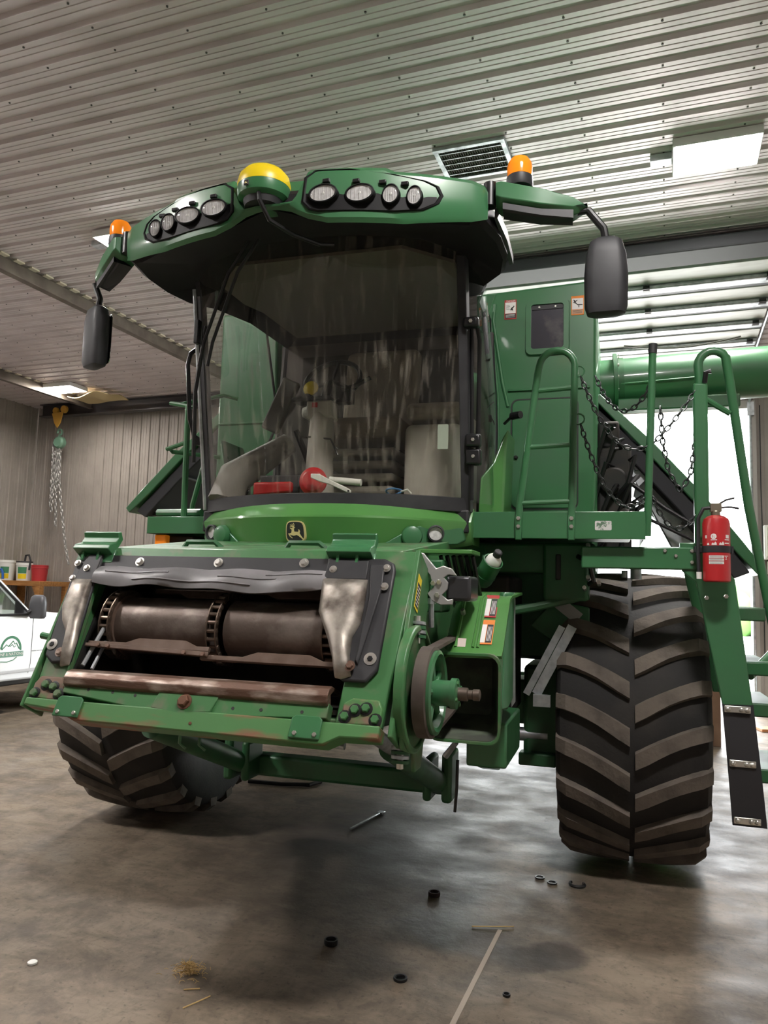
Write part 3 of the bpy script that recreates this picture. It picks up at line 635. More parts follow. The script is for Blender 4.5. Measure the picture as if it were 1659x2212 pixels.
# lamp recess cheeks
for s in (-1, 1):
    fn = lambda u, v, w, s=s: (s*u, hy(u)+.02-w, v)
    g = G(); g.prism([(.42, 1.935), (.56, 2.03), (.60, 2.045), (.80, 2.05), (.815, 1.98), (.78, 1.955), (.60, 1.94)], fn, -.02, .012); part(g, 'lamp_cheek', GREEN, hood, .008)
    n = Vector((s*.35, -1, 0)).normalized()
    p = Vector(fn(.565, 1.985, .012)); g = G(); g.lathe([(.058, 0), (.056, .02), (.05, .034), (.03, .042)], p, n, 24); part(g, 'blank_lamp_cover', GREEN, hood)
    p = Vector(fn(.675, 2.005, .012)); g = G(); g.lathe([(.046, -.005), (.046, .028), (.038, .030), (.036, .018)], p, n, 24, False); part(g, 'lamp_bezel', BLACK, hood)
    g = G(); g.lathe([(.036, .012), (.022, .006), (.006, .004)], p, n, 20); part(g, 'lamp_reflector', CHROME, hood)
    g = G(); g.lathe([(.037, .020), (.03, .028), (.015, .033), (.001, .034)], p, n, 20, False); part(g, 'lamp_lens', LENS, hood)
# emblem: leaping deer
ex, ez, ew = -.045, 1.995, .056
def ef(u, v, w): 
    x = ex+u*ew; return (x, hy(x)+.018-.012*v-w, ez+v*ew*1.02)
sh = []
for k in range(32):
    a = 2*PI*k/32; ca, sa = math.cos(a), math.sin(a); r = (abs(ca)**4+abs(sa)**4)**(-1/4.); sh.append((ca*r*(1-.06*sa), sa*r))
g = G(); g.prism(sh, ef, -.01, .012); em = part(g, 'emblem_badge', CREAM, hood)
g = G(); g.prism([(u*.90, v*.90) for u, v in sh], ef, .012, .0135); part(g, 'emblem_field', INKK, hood)
E1 = lambda x, y: ((x-850)/200, -(y-735)/200)
deer = [E1(*p) for p in ((700, 775), (735, 770), (770, 760), (780, 720), (775, 690), (748, 688), (750, 672), (795, 668), (820, 652), (860, 655), (835, 672), (828, 700), (835, 738), (915, 742), (925, 715), (915, 695), (940, 700), (955, 735), (945, 770), (985, 830), (1020, 868), (1012, 890), (965, 850), (915, 815), (880, 800), (820, 815), (780, 808), (735, 795), (755, 825), (790, 850), (785, 865), (735, 830))]
def flat(polys, name, m, parent, fn, w0, w1):
    g = G()
    for p in polys: g.prism(p, fn, w0, w1)
    me = g.mesh(name, m, 0); bm = bmesh.new(); bm.from_mesh(me); bmesh.ops.triangulate(bm, faces=[f for f in bm.faces if len(f.verts) > 4]); bm.to_mesh(me); bm.free()
    o = bpy.data.objects.new(name, me); COL.objects.link(o); o.parent = parent; return o
def stroke(pts, w):
    P = [Vector((p[0], p[1], 0)) for p in pts]; L = []; R = []
    for i, p in enumerate(P):
        t = (P[min(i+1, len(P)-1)]-P[max(i-1, 0)]).normalized(); n = Vector((-t.y, t.x, 0))*w; L.append((p+n)[:2]); R.append((p-n)[:2])
    return L+R[::-1]
ant = [stroke([E1(815, 655), E1(775, 640), E1(745, 655)], .03), stroke([E1(815, 655), E1(770, 620), E1(750, 610)], .03), stroke([E1(820, 655), E1(800, 610), E1(785, 595)], .03), stroke([E1(825, 655), E1(835, 610), E1(820, 580)], .035)]
flat([deer]+ant, 'emblem_deer', CREAM, hood, ef, .0135, .015)

# ---------------------------------------------------------------- cab roof
def ry(x): return -2.40+.30*abs(x)**2
RT = [(0, 3.550), (.11, 3.550), (.14, 3.565), (.195, 3.705), (.56, 3.712), (.60, 3.695), (.98, 3.690), (1.02, 3.66)]
RB = [(0, 3.515), (.10, 3.505), (.20, 3.455), (.30, 3.430), (.65, 3.430), (.95, 3.475), (1.02, 3.50)]
secs = []; xs = [-1.02, -1.0, -.95, -.9, -.82, -.74, -.65, -.60, -.56, -.46, -.38, -.30, -.25, -.205, -.15, -.12, -.06, 0]; xs = xs+[-x for x in xs[-2::-1]]
for x in xs:
    a = abs(x); y = ry(x); zt, zb = interp(RT, a), interp(RB, a); ins = .02 if a > 1.01 else 0
    secs.append([(x, y+.13, zt+.016-ins), (x, y+.10, zt+.012), (x, y+.035+ins, zt), (x, y+.004+ins, zt-.03), (x, y+ins, (zt+zb)/2+.0), (x, y+.010+ins, zb+.02), (x, y+.026, zb), (x, y+.036, zb+.008), (x, y+.06, zt-.03), (x, y+.13, zt-.015)])
g = G(); g.loft(secs); roof = part(g, 'cab_roof', GREEN, None, 0, 32)
# roof shell and dark underside
OUT = [(1.0, -2.08), (1.055, -1.85), (1.06, -1.64), (1.02, -1.45), (.90, -1.30), (.80, -1.0), (.78, -.40)]
plan = [(x, ry(x)+.05) for x in (-.95, -.7, -.45, -.2, 0, .2, .45, .7, .95)]+OUT+[(-x, y) for x, y in OUT[::-1]]
inn = lambda x, y: (x*.82, lerp(y, -1.15, .30 if y < -1.5 else .12)); zlo = lambda x, y: interp(RB, abs(x))+.010 if y < -2.09 else 3.485
g = G(); g.loft([[(*inn(x, y), 3.570) for x, y in plan], [(x*.975, y-.016 if y < -2.09 else lerp(y, -1.2, .03), zlo(x, y)) for x, y in plan], [(x, y, max(3.505, zlo(x, y)+.02)) for x, y in plan], [(x, y, 3.60) for x, y in plan], [(x*.97, y*.99, 3.63) for x, y in plan]]); part(g, 'roof_underside', mat('underside_black', (.014, .012, .014), .65, spec=.3), roof, 0, 30)
g = G(); g.loft([[(x*.96, lerp(y, -1.3, .03), 3.631) for x, y in plan], [(x*.94, lerp(y, -1.3, .06), 3.70) for x, y in plan], [(x*.7, lerp(y, -1.3, .3), 3.76) for x, y in plan]]); part(g, 'roof_cap', GREEN, roof, 0, 30)
for s in (-1, 1):
    g = G(); g.loft([[(s*1.058, -2.0, 3.585), (s*1.058, -2.0, 3.535), (s*1.045, -2.0, 3.53), (s*1.045, -2.0, 3.59)], [(s*1.074, -1.75, 3.585), (s*1.074, -1.75, 3.53), (s*1.05, -1.75, 3.525), (s*1.05, -1.75, 3.59)], [(s*1.066, -1.45, 3.58), (s*1.066, -1.45, 3.535), (s*1.045, -1.45, 3.53), (s*1.045, -1.45, 3.585)]]); part(g, 'roof_side_trim', mat('grey_trim', (.05, .048, .052), .45), roof)
# lamp pods
PODO = [(.180, 3.525), (.215, 3.488), (.26, 3.476), (.62, 3.478), (.74, 3.495), (.81, 3.535), (.83, 3.575), (.81, 3.62), (.75, 3.645), (.60, 3.668), (.40, 3.690), (.24, 3.688), (.188, 3.650)]
for s in (-1, 1):
    fn = lambda u, v, w, s=s: (s*u, ry(u)+.004+.10*max(0, v-3.60)-w, v)
    g = G(); n = len(PODO); cx = .5; cz = 3.56
    ring = lambda f, w: [fn(lerp(cx, u, f), lerp(cz, v, f), w) for u, v in PODO]
    g.loft([ring(1.0, -.02), ring(1.0, .006), ring(.965, .010), ring(.93, -.0)], True, False)
    # filled back of the pod built as a strip so it follows the curve
    top = sorted([p for p in PODO if p[1] > 3.56]); bot = sorted([p for p in PODO if p[1] <= 3.56])
    g.grid(lambda u, v: fn(lerp(.20, .80, u), lerp(interp(bot+[(.83, 3.56)], lerp(.20, .80, u))+.004, interp(top+[(.83, 3.57)], lerp(.20, .80, u))-.004, v), .003), 16, 2); pod = part(g, 'lamp_pod', mat('pod_black', (.006, .006, .007), .6, spec=.25), roof)
    for x, w, h in ((.29, .064, .040), (.46, .064, .040), (.60, .037, .043), (.705, .033, .043)):
        zc = 3.555; xx = x*.98; c = Vector(fn(x, zc, .006)); n = Vector((s*.25*x, -1, -.08)).normalized()
        def ell(f, d, c=c, w=w, h=h, s=s): return [c+Vector((w*f*math.cos(2*PI*k/28), -d, h*f*math.sin(2*PI*k/28))) for k in range(28)]
        g = G(); g.loft([ell(1.14, -.01), ell(1.14, .022), ell(1.02, .024), ell(1.0, .012)], True, False); part(g, 'work_lamp_bezel', MATS['pod_black'], roof)
        g = G(); g.loft([ell(1.0, .016), ell(.75, .006), ell(.35, -.002), ell(.05, -.004)], True, True); part(g, 'work_lamp_reflector', CHROME, roof)
        g = G(); g.ball(c+Vector((0, -.008, 0)), .012, (1, 1, 1), 10, 6); part(g, 'work_lamp_bulb', WHITE, roof)
        g = G()
        for k in range(-2, 3): g.box(c+Vector((k*w*.32, -.0185, 0)), (.0025, .002, h*1.5*math.sqrt(1-(k*.32)**2)))
        tag(part(g, 'work_lamp_flutes', mat('lens_flute', (.55, .55, .55), .2), roof, 0, 0), kind='stuff')
        g = G(); g.loft([ell(1.0, .019), ell(.8, .026), ell(.4, .030), ell(.02, .031)], True, True); part(g, 'work_lamp_lens', LENS, roof)
    for x in (.30, .44, .56, .66): g = G(); g.box(fn(x, 3.622-.02*(x-.3), .012), (.035, .02, .018)); part(g, 'pod_clip', BLACKM, roof, .003)
# receiver globe in the roof notch
c = Vector((-.035, -2.36, 3.575))
g = G(); g.lathe([(.10, -.01), (.124, .005), (.130, .03), (.130, .055)], c, (0, 0, 1), 36); gl = part(g, 'receiver_globe', GREEN, roof)
g = G(); g.lathe([(.130, .056), (.131, .075), (.122, .112), (.096, .142), (.05, .160), (.001, .165)], c, (0, 0, 1), 36, False); part(g, 'receiver_dome', YEL, roof)
g = G(); g.lathe([(.09, -.04), (.10, -.008)], c, (0, 0, 1), 24); part(g, 'receiver_mount', BLACK, roof)
g = G(); g.box(c+Vector((-.03, -.128, .030)), (.028, .006, .028)); part(g, 'receiver_badge', INKK, roof, .004)
g = G(); g.prism([(u*.011, v*.011) for u, v in deer], lambda u, v, w: (c.x-.03+u, c.y-.1315-w, c.z+.030+v), 0, .001); part(g, 'receiver_badge_deer', CREAM, roof)
g = G(); g.tube([(-.02, -2.45, 3.585), (.0, -2.47, 3.52), (.03, -2.42, 3.44), (.08, -2.25, 3.44), (.14, -2.05, 3.475), (.20, -2.0, 3.49)], .011, 8); part(g, 'receiver_cable', BLACKM, roof)
# mirror arms, beacons, mirrors
def mirror(s, base, tip, head, yawdeg, lab):
    base = Vector(base); tip = Vector(tip); d = tip-base; n = Vector((d.y, -d.x, 0)).normalized()*(1 if s > 0 else -1)
    if n.y > 0: n = -n
    def sec(t, zt, zb, th): p = base+d*t; return [(p.x+n.x*th, p.y+n.y*th, p.z+zt-.02), (p.x+n.x*th, p.y+n.y*th, p.z+zb+.03), (p.x+n.x*th*.4, p.y+n.y*th*.4, p.z+zb), (p.x-n.x*th, p.y-n.y*th, p.z+zb), (p.x-n.x*th, p.y-n.y*th, p.z+zt-.02), (p.x, p.y, p.z+zt)]
    g = G(); g.loft([sec(0, .06, -.055, .06), sec(.06, .065, -.065, .07), sec(.5, .06, -.065, .065), sec(.85, .045, -.05, .05), sec(1, .025, -.005, .025)]); a = part(g, 'mirror_arm', GREEN, None, .006)
    g = G(); g.loft([sec(.08, -.066, -.085, .055), sec(.5, -.066, -.085, .05), sec(.85, -.051, -.06, .04)]); part(g, 'arm_underside', BLACK, a)
    p = base-d*.07; g = G(); g.cyl(p+Vector((0, 0, -.06)), p+Vector((0, 0, .06)), .032, 14); part(g, 'arm_pivot', BLACKM, a)
    h = Vector(head); g = G(); q = base+d*.9; g.tube([q+Vector((0, 0, -.02)), q+Vector((s*.05, 0, -.02)), Vector((h.x-s*.01, h.y, h.z+.235)), Vector((h.x, h.y, h.z+.17))], .019, 10); part(g, 'mirror_tube', BLACKM, a)
    R = Matrix.Rotation(math.radians(yawdeg), 3, 'Z')
    def ms(z, f, dd): return [h+R @ Vector((u*f, v*dd, z)) for u, v in rrect(-.10, .10, -.052, .052, .045, 4)]
    g = G(); g.loft([ms(-.195, .55, .5), ms(-.185, .86, .85), ms(-.15, .97, 1), ms(0, 1, 1), ms(.10, .92, 1), ms(.165, .74, .85), ms(.185, .45, .5)]); hd = part(g, 'mirror_head', BLACK, a, 0, 40)
    g = G(); g.prism(rrect(-.085, .085, -.165, .14, .03, 4), lambda u, v, w: h+R @ Vector((u, .053+w, v)), 0, .004); part(g, 'mirror_glass', MIRRORM, a)
    b = base+d*.26+Vector((0, 0, .058)); g = G(); g.lathe([(.062, 0), (.066, .012), (.064, .052), (.058, .056)], b, (0, 0, 1), 24); bc = part(g, 'beacon_base', BLACK, a)
    g = G(); g.lathe([(.060, .056), (.062, .10), (.058, .125), (.044, .148), (.02, .158), (.001, .160)], b, (0, 0, 1), 24, True); part(g, 'beacon_lens', ORANGE, a)
mirror(1, (1.055, -2.02, 3.635), (1.485, -1.98, 3.535), (1.572, -1.98, 3.195), 0, '')
mirror(-1, (-1.055, -2.03, 3.600), (-1.40, -1.80, 3.505), (-1.385, -1.82, 3.165), -28, '')

# ---------------------------------------------------------------- platforms, rails, ladder
g = G(); g.b2(.80, 1.765, -1.30, -.40, 2.125, 2.15); g.b2(.80, 1.765, -1.312, -1.30, 2.0, 2.15); g.b2(1.752, 1.765, -1.30, -.6, 2.0, 2.15); pr_ = part(g, 'operator_platform', GREEN, None, .004)
g = G(); g.b2(.86, 1.70, -1.24, -.45, 2.04, 2.12); part(g, 'platform_frame', GREEND, pr_, .01)
g = G(); g.prism(rrect(1.505, 1.592, 2.048, 2.098, .006, 2), FX(-1.312), 0, .0015); part(g, 'torn_label', mat('label_paper', (.62, .62, .60), .7, 0, (.12, .2, .13), 40, lo=.55, hi=.6), pr_)
g = G(); g.tube([(1.095, -1.325, 2.05), (1.10, -1.325, 2.18), (1.195, -1.33, 2.93)]+arc((1.300, -1.33, 2.96), .098, 170, 5, 10, (1, 0, 0), (0, 0, 1))+[(1.392, -1.33, 2.7), (1.382, -1.325, 2.05)], .020, 12); rl = part(g, 'ladder_rail', GREEN, pr_)
for z in (2.83, 2.51, 2.195):
    xl = interp([(2.18, 1.10), (2.93, 1.195)], z); g = G(); g.tube([(xl, -1.327, z), (1.388, -1.327, z+.01)], .014, 10); part(g, 'rail_rung', GREEN, pr_)
for x in (1.096, 1.382):
    g = G(); g.box((x, -1.327, 2.06), (.036, .03, .14)); part(g, 'rail_foot', GREEN, pr_, .006)
    for z in (2.065, 2.11): bolt(pr_, (x, -1.343, z), (0, -1, 0), .012, .010)
for z in (2.93, 2.66):
    g = G(); g.tube(arc((1.42, -1.33, z), .03, 150, -150, 10, (1, 0, 0), (0, 0, 1)), .005, 6); part(g, 'chain_eye', GREEN, pr_)
# left-hand platform
g = G(); g.b2(-1.30, -.80, -1.30, -.40, 2.10, 2.125); g.b2(-1.30, -.80, -1.312, -1.30, 2.015, 2.125); g.b2(-1.30, -1.288, -1.30, -.5, 2.015, 2.125); pl_ = part(g, 'maintenance_platform', GREEN, None, .004)
g = G(); g.b2(-1.24, -1.02, -1.20, -.6, 1.75, 2.01); part(g, 'platform_bracket', DARK, pl_, .01)
g = G(); g.box((-1.22, -1.25, 1.96), (.085, .05, .10)); part(g, 'amber_marker_lamp', ORANGE, pl_, .008)
g = G(); g.tube([(-1.07, -1.25, 2.12), (-1.08, -1.25, 2.70), (-1.08, -1.25, 2.86)], .020, 10); part(g, 'handrail_post', GREEN, pl_)
g = G(); g.tube([(-1.08, -1.25, 2.62), (-1.24, -1.22, 2.585), (-1.25, -1.15, 2.58), (-.93, -.95, 2.56)], .015, 8); part(g, 'handrail_bar', GREEN, pl_)
g = G(); g.tube([(-1.06, -1.22, 2.86), (-1.245, -1.20, 2.90), (-1.22, -1.10, 2.92), (-1.02, -.9, 3.02), (-.93, -.86, 3.0)], .014, 8); part(g, 'handrail_loop', GREEN, pl_)
g = G(); g.tube([(-1.17, -1.0, 2.12), (-1.16, -1.0, 2.24), (-1.08, -1.0, 2.55)], .018, 8); part(g, 'handrail_brace', GREEN, pl_)
g = G(); g.tube([(-1.0, -1.15, 2.165), (-1.33, -1.15, 2.165)], [.028, .026], 10); part(g, 'step_tube', GREEN, pl_)
# under-platform frame
g = G(); g.b2(.50, 1.50, -.95, -.70, 1.82, 2.0); g.b2(1.20, 1.46, -1.0, -.72, 1.66, 2.0); uf = part(g, 'cross_frame', GREEND, None, .02)
g = G(); g.b2(1.275, 1.305, -1.012, -1.0, 1.78, 1.93); part(g, 'frame_slot', INKK, uf, .01)
g = G(); g.tube([(.86, -1.0, 1.56), (1.15, -.98, 1.62), (1.46, -.96, 1.70)], .028, 8); part(g, 'frame_brace', GREEND, uf)
g = G(); g.prism([(1.10, 1.50), (1.24, 1.66), (1.46, 1.62), (1.46, 1.38), (1.30, 1.36)], FX(-.72), 0, .03); part(g, 'wheel_guard_plate', GREEND, uf, .01)
g = G(); g.box((1.335, -.755, 1.60), (.16, .004, .075), Matrix.Rotation(math.radians(38), 3, 'Y')); part(g, 'guard_decal', mat('grey_sticker', (.35, .34, .33), .6), uf)
for x, z in ((1.46, 1.985), (1.50, 1.94), (1.46, 1.80), (1.44, 1.74), (1.52, 1.77)):
    g = G(); g.cyl((x, -1.06, z), (x, -1.0, z-.01), .012, 8); part(g, 'hose_fitting', ZINC, uf)
g = G(); g.tube([(1.40, -1.02, 1.92), (1.47, -1.06, 1.88), (1.49, -1.02, 1.78), (1.40, -.9, 1.72)], .014, 6); part(g, 'hose', BLACKM, uf)
# swing-out ladder
g = G(); g.b2(1.43, 2.08, -1.235, -1.16, 1.845, 1.965); lad = part(g, 'swing_ladder', GREEN, None, .008)
for x, z in ((1.865, 1.945), (1.92, 1.918), (2.0, 1.945), (2.0, 1.885)): bolt(lad, (x, -1.237, z), (0, -1, 0), .010, .008)
g = G(); g.cyl((1.72, -1.10, 1.86), (1.72, -1.10, 1.79), .03, 12); g.cyl((1.66, -1.10, 1.84), (1.66, -1.10, 1.80), .018, 10); part(g, 'swing_pivot', GALV, lad)
g = G(); g.prism([(1.94, 1.99), (2.06, 1.99), (2.21, 1.80), (2.283, 1.155), (2.140, 1.15), (2.02, 1.78), (1.95, 1.84)], FX(-1.195), 0, .028); part(g, 'ladder_stringer', GREEN, lad, .006)
g = G(); g.prism([(1.98, 1.99), (2.07, 1.99), (2.24, 1.80), (2.31, 1.155), (2.16, 1.15), (2.02, 1.78)], FX(-.62), 0, .028); part(g, 'ladder_stringer', GREEN, lad, .006)
g = G(); g.grid(lambda u, v: (lerp(lerp(2.138, 2.285, u), lerp(2.178, 2.338, u), v), -1.222-.012*math.sin(v*3), lerp(1.16, .555, v)), 4, 8, (0, .014, 0)); part(g, 'rubber_flap', mat('black_rubber_mat', (.022, .021, .024), .65), lad)
for z, x0 in ((1.135, 2.145), (.865, 2.165), (.585, 2.182)):
    g = G(); g.b2(x0, x0+.125, -1.243, -1.236, z-.017, z+.017); part(g, 'flap_strip', ZINC, lad, .004)
    for dx in (.018, .082, .108):
        g = G(); g.lathe([(.0145, 0), (.012, .006), (.006, .010), (.001, .0105)], (x0+dx, -1.243, z), (0, -1, 0), 12); part(g, 'rivet', ZINC, lad)
for k, z in enumerate((1.62, 1.34, 1.13, .80)):
    x = interp([(.6, 2.40), (1.9, 2.24)], z); g = G(); g.b2(x-.07, x+.085, -1.18, -.62, z-.035, z+.035); st = part(g, 'ladder_step', GREEND, lad, .008)
g = G(); g.tube([(2.05, -1.17, 1.9), (2.055, -1.17, 2.90)]+arc((2.125, -1.17, 2.975), .075, 180, 30, 8, (1, 0, 0), (0, 0, 1))+[(2.215, -1.15, 2.85), (2.30, -1.10, 2.2), (2.43, -1.0, 1.52), (2.44, -1.0, 1.44), (2.36, -1.05, 1.36), (2.28, -1.15, 1.30)], .024, 12); part(g, 'ladder_handrail', GREEN, lad)
g = G(); g.box((2.057, -1.172, 2.42), (.075, .05, .90)); part(g, 'handrail_channel', GREEN, lad, .012)
g = G(); g.tube([(2.06, -1.17, 2.80), (2.21, -1.15, 2.70)], .016, 8); part(g, 'handrail_brace', GREEN, lad)
g = G(); g.tube([(2.08, -1.19, 2.87), (2.085, -1.21, 2.92), (2.11, -1.21, 2.925)], .014, 8); part(g, 'latch_knob', BLACKM, lad)
g = G(); g.cyl((1.775, -1.255, 2.02), (1.812, -1.25, 3.07), .020, 12); part(g, 'corner_post', GREEN, pr_)
g = G(); g.cyl((1.810, -1.25, 3.03), (1.813, -1.25, 3.085), .023, 12); part(g, 'post_cap', BLACK, pr_)
for x, z in ((2.07, 1.70), (2.165, 1.71)): bolt(lad, (x, -1.225, z), (0, -1, 0), .012, .008)
# safety chains, link by link
def chain(pts, lab, link=.046, r=.0042):
    P = [Vector(p) for p in pts]; seg = [(P[i+1]-P[i]).length for i in range(len(P)-1)]; tot = sum(seg); n = int(tot/(link*.74)); g = G(); d = 0
    def at(s):
        for i, L in enumerate(seg):
            if s <= L: return P[i].lerp(P[i+1], s/L)
            s -= L
        return P[-1]
    for k in range(n):
        a = at(k*tot/n); b = at((k+1)*tot/n); t = (b-a).normalized(); c = (a+b)/2
        u = t.cross(Vector((.3, 1, .2))).normalized(); w = t.cross(u); q = u if k % 2 else w
        ring = []
        for j in range(10):
            ang = 2*PI*j/10; ring.append(c+t*(link/2*math.cos(ang))+q*(link*.26*math.sin(ang)))
        g.tube(ring, r, 5, True)
    return part(g, 'safety_chain', mat('dark_chain', (.05, .055, .055), .4, .6), pr_)
def cat(a, b, sag, n=14):
    a = Vector(a); b = Vector(b); return [a.lerp(b, k/n)-Vector((0, 0, sag*4*(k/n)*(1-k/n))) for k in range(n+1)]
chain(cat((1.43, -1.33, 2.90), (1.79, -1.25, 2.52), .16), '')
chain(cat((1.43, -1.33, 2.63), (1.785, -1.25, 2.25), .22), '')
chain(cat((1.50, -1.0, 2.99), (1.80, -1.24, 2.86), .18), '')
chain(cat((1.80, -1.25, 2.52), (2.04, -1.18, 2.84), .02), '')
chain([(1.85, -1.2, 2.74), (1.86, -1.2, 2.55), (1.89, -1.2, 2.38), (1.95, -1.2, 2.27), (2.0, -1.2, 2.36), (2.03, -1.18, 2.55), (2.045, -1.18, 2.78)], '')
chain(cat((1.79, -1.25, 2.27), (2.03, -1.18, 2.15), .14), '')

# ---------------------------------------------------------------- feeder house
FU = Vector((0, .35, .69)).normalized(); FN = Vector((0, -FU.z, FU.y)); FP = Vector((0, -2.85, 1.16))
def F(x, s, o): return FP+Vector((x, 0, 0))+FU*s+FN*o
SO = lambda s, o, x: F(x, s, o)
# tunnel
top = [(-2.50, 1.855), (-1.0, 2.02), (-1.0, 2.0), (-2.5, 1.835)]
g = G(); YZ = lambda u, v, w: (w, u, v)
g.prism([(-2.46, 1.86), (-1.0, 2.02), (-1.0, 1.995), (-2.46, 1.835)], YZ, -.72, .72)
g.prism([(-2.80, 1.20), (-1.0, 1.06), (-1.0, 1.03), (-2.80, 1.17)], YZ, -.72, .72)
g.prism([(-2.80, 1.17), (-2.46, 1.86), (-1.0, 2.02), (-1.0, 1.03)], YZ, -.735, -.715)
g.prism([(-2.80, 1.17), (-2.46, 1.86), (-1.0, 2.02), (-1.0, 1.03)], YZ, .715, .735)
FH = part(g, 'feeder_house', GREENW, None, .004)
g = G(); g.prism([(-2.72, 1.205), (-2.40, 1.82), (-2.1, 1.85), (-2.1, 1.16)], YZ, -.714, -.70); g.prism([(-2.72, 1.205), (-2.40, 1.82), (-2.1, 1.85), (-2.1, 1.16)], YZ, .70, .714); g.b2(-.71, .71, -2.1, -2.08, 1.1, 1.9); g.prism([(-2.74, 1.206), (-2.1, 1.156), (-2.1, 1.18), (-2.74, 1.225)], YZ, -.7, .7); g.prism([(-2.42, 1.838), (-2.1, 1.87), (-2.1, 1.84), (-2.42, 1.80)], YZ, -.7, .7); part(g, 'tunnel_lining', DARK, FH)
fr = [[(-.785, .03), (-.645, .03), (-.70, .70), (-.822, .70)], [(.785, .03), (.60, .03), (.62, .70), (.822, .70)], [(-.826, .655), (.826, .655), (.826, .785), (-.826, .785)]]
FXY = lambda u, v, w: F(u, v, w)
for p in fr: g = G(); g.prism(p, FXY, -.03, 0); part(g, 'face_frame', GREENW, FH, .006)
for s in (-1, 1):
    g = G(); g.prism([(.0, .004), (.79, .004), (.79, -.24), (.56, -.25), (.47, -.16), (.40, -.10), (.30, -.12), (.0, -.14)], SO, s*.812, s*.832 if s > 0 else s*.828); part(g, 'side_flange', GREENW, FH, .004)
    # slots in flange
    for q in (.60, .30, .13):
        g = G(); g.prism([(q-.03, -.028), (q+.03, -.028), (q+.03, -.036), (q-.03, -.036)], SO, s*.829, s*.834); part(g, 'flange_slot', INKK, FH)
# hook saddles on the top edge
for x0, x1 in ((-.845, -.648), (.435, .635)):
    g = G(); g.prism([(.735, .0), (.84, -.02), (.865, .012), (.85, .03), (.83, .014), (.80, .020), (.77, .055), (.745, .06)], SO, x0, x1); part(g, 'hook_saddle', GREEN, FH, .004)
    for x in (lerp(x0, x1, .25), lerp(x0, x1, .68)): g = G(); g.prism([(.70, .002), (.70, .03), (.77, .045), (.77, .002)], SO, x-.006, x+.006); part(g, 'saddle_rib', GREEN, FH)
    g = G(); g.prism([(.695, .001), (.765, .001), (.765, .014), (.695, .014)], SO, x0+.005, x1+.01); part(g, 'saddle_pad', GREEN, FH, .004)
for x in (-.33, .22):
    g = G(); g.tube([(x-.12, -2.25, 1.86), (x-.09, -2.25, 1.905), (x+.06, -2.25, 1.905), (x+.12, -2.25, 1.86)], .014, 6); part(g, 'lifting_loop', GREEND, FH)
# black liner: top strip and corner cheeks
g = G(); g.prism([(-.74, .665), (.70, .665), (.70, .737), (-.76, .737)], FXY, .001, .012); part(g, 'liner_strip', BLACK, FH, .004)
g = G(); g.prism([(-.825, .66), (-.80, .72), (-.765, .737), (-.69, .737), (-.685, .60), (-.645, .20), (-.74, .19), (-.79, .225)], FXY, .002, .022); part(g, 'liner_cheek', BLACK, FH, .012, 35, 3)
g = G(); g.prism([(.435, .737), (.69, .737), (.735, .715), (.745, .68), (.74, .25), (.70, .195), (.60, .195), (.53, .35), (.45, .48)], FXY, .002, .022); part(g, 'liner_cheek', BLACK, FH, .012, 35, 3)
g = G(); g.prism([(.635, .70), (.70, .70), (.705, .60), (.66, .26), (.645, .28), (.655, .55)], FXY, .022, .034); part(g, 'liner_ridge', BLACK, FH, .006, 35, 2)
# sagging rubber flap
def flap(u, v):
    x = lerp(-.685, .455, u); sag = .03*math.sin(u*PI)+.012*math.sin(u*9+.5)-.018*math.exp(-((u-.24)/.12)**2)
    return F(x, .672-v*(.085+sag), .018+.022*math.sin(v*2.6)+.008*math.sin(u*22+v*2))
g = G(); g.grid(flap, 40, 8, FN*-.007); part(g, 'rubber_curtain', GREYP, FH, 0, 60)
for k, (u0, u1, v) in enumerate(((.05, .34, .35), (.18, .70, .72), (.56, .80, .45), (.75, .98, .25))):
    g = G(); g.tube([Vector(flap(lerp(u0, u1, t/8), v))+FN*.001 for t in range(9)], .004, 5); part(g, 'curtain_crease', GREYP, FH)
# worn bare-metal shields
def shield(poly, cxy, bul, nm):
    g = G(); n = len(poly); rings = []
    for f, o in ((1, .024), (.985, .032), (.75, .034+bul*.6), (.4, .034+bul*.75), (.05, .034+bul*.8)):
        rings.append([F(lerp(cxy[0], u, f), lerp(cxy[1], v, f), o) for u, v in poly])
    g.loft(rings); return part(g, 'wear_shield', STEEL, FH, 0, 50)
shield([(.437, .635), (.635, .632), (.640, .54), (.640, .44), (.615, .375), (.618, .30), (.64, .215), (.60, .20), (.575, .205), (.55, .28), (.515, .36), (.45, .48)], (.545, .44), .03, '')
shield([(-.795, .60), (-.69, .60), (-.672, .45), (-.662, .36), (-.645, .29), (-.64, .185), (-.680, .175), (-.685, .24), (-.71, .32), (-.765, .39), (-.795, .46)], (-.715, .42), .025, '')
g = G(); g.prism([(-.80, .595), (-.69, .595), (-.69, .725), (-.76, .728)], FXY, .023, .030); part(g, 'shield_tab', BLACK, FH, .004)
g = G(); g.prism([(.44, .63), (.63, .63), (.625, .72), (.45, .72)], FXY, .023, .032); part(g, 'shield_tab', BLACK, FH, .004)
for x, s in ((-.487, .703), (-.083, .706), (.328, .712)): bolt(FH, F(x, s, .012), FN, .015, .014, ZINC, 'liner_bolt', .022)
for x, s in ((-.745, .655), (-.80, .60), (-.805, .68), (.475, .675)): bolt(FH, F(x, s, .03), FN, .012, .012, ZINC, 'liner_bolt', .017)
for x, s in ((-.77, .275), (.703, .29)): bolt(FH, F(x, s, .022), FN, .012, .008, BLACKM, 'liner_bolt'); g = G(); g.lathe([(.026, 0), (.026, .003), (.016, .004)], F(x, s, .022), FN, 20); part(g, 'washer', ZINC, FH)
for x, s in ((.708, .685), (.712, .60)): bolt(FH, F(x, s, .03), FN, .013, .012, ZINC, 'liner_bolt', .018)
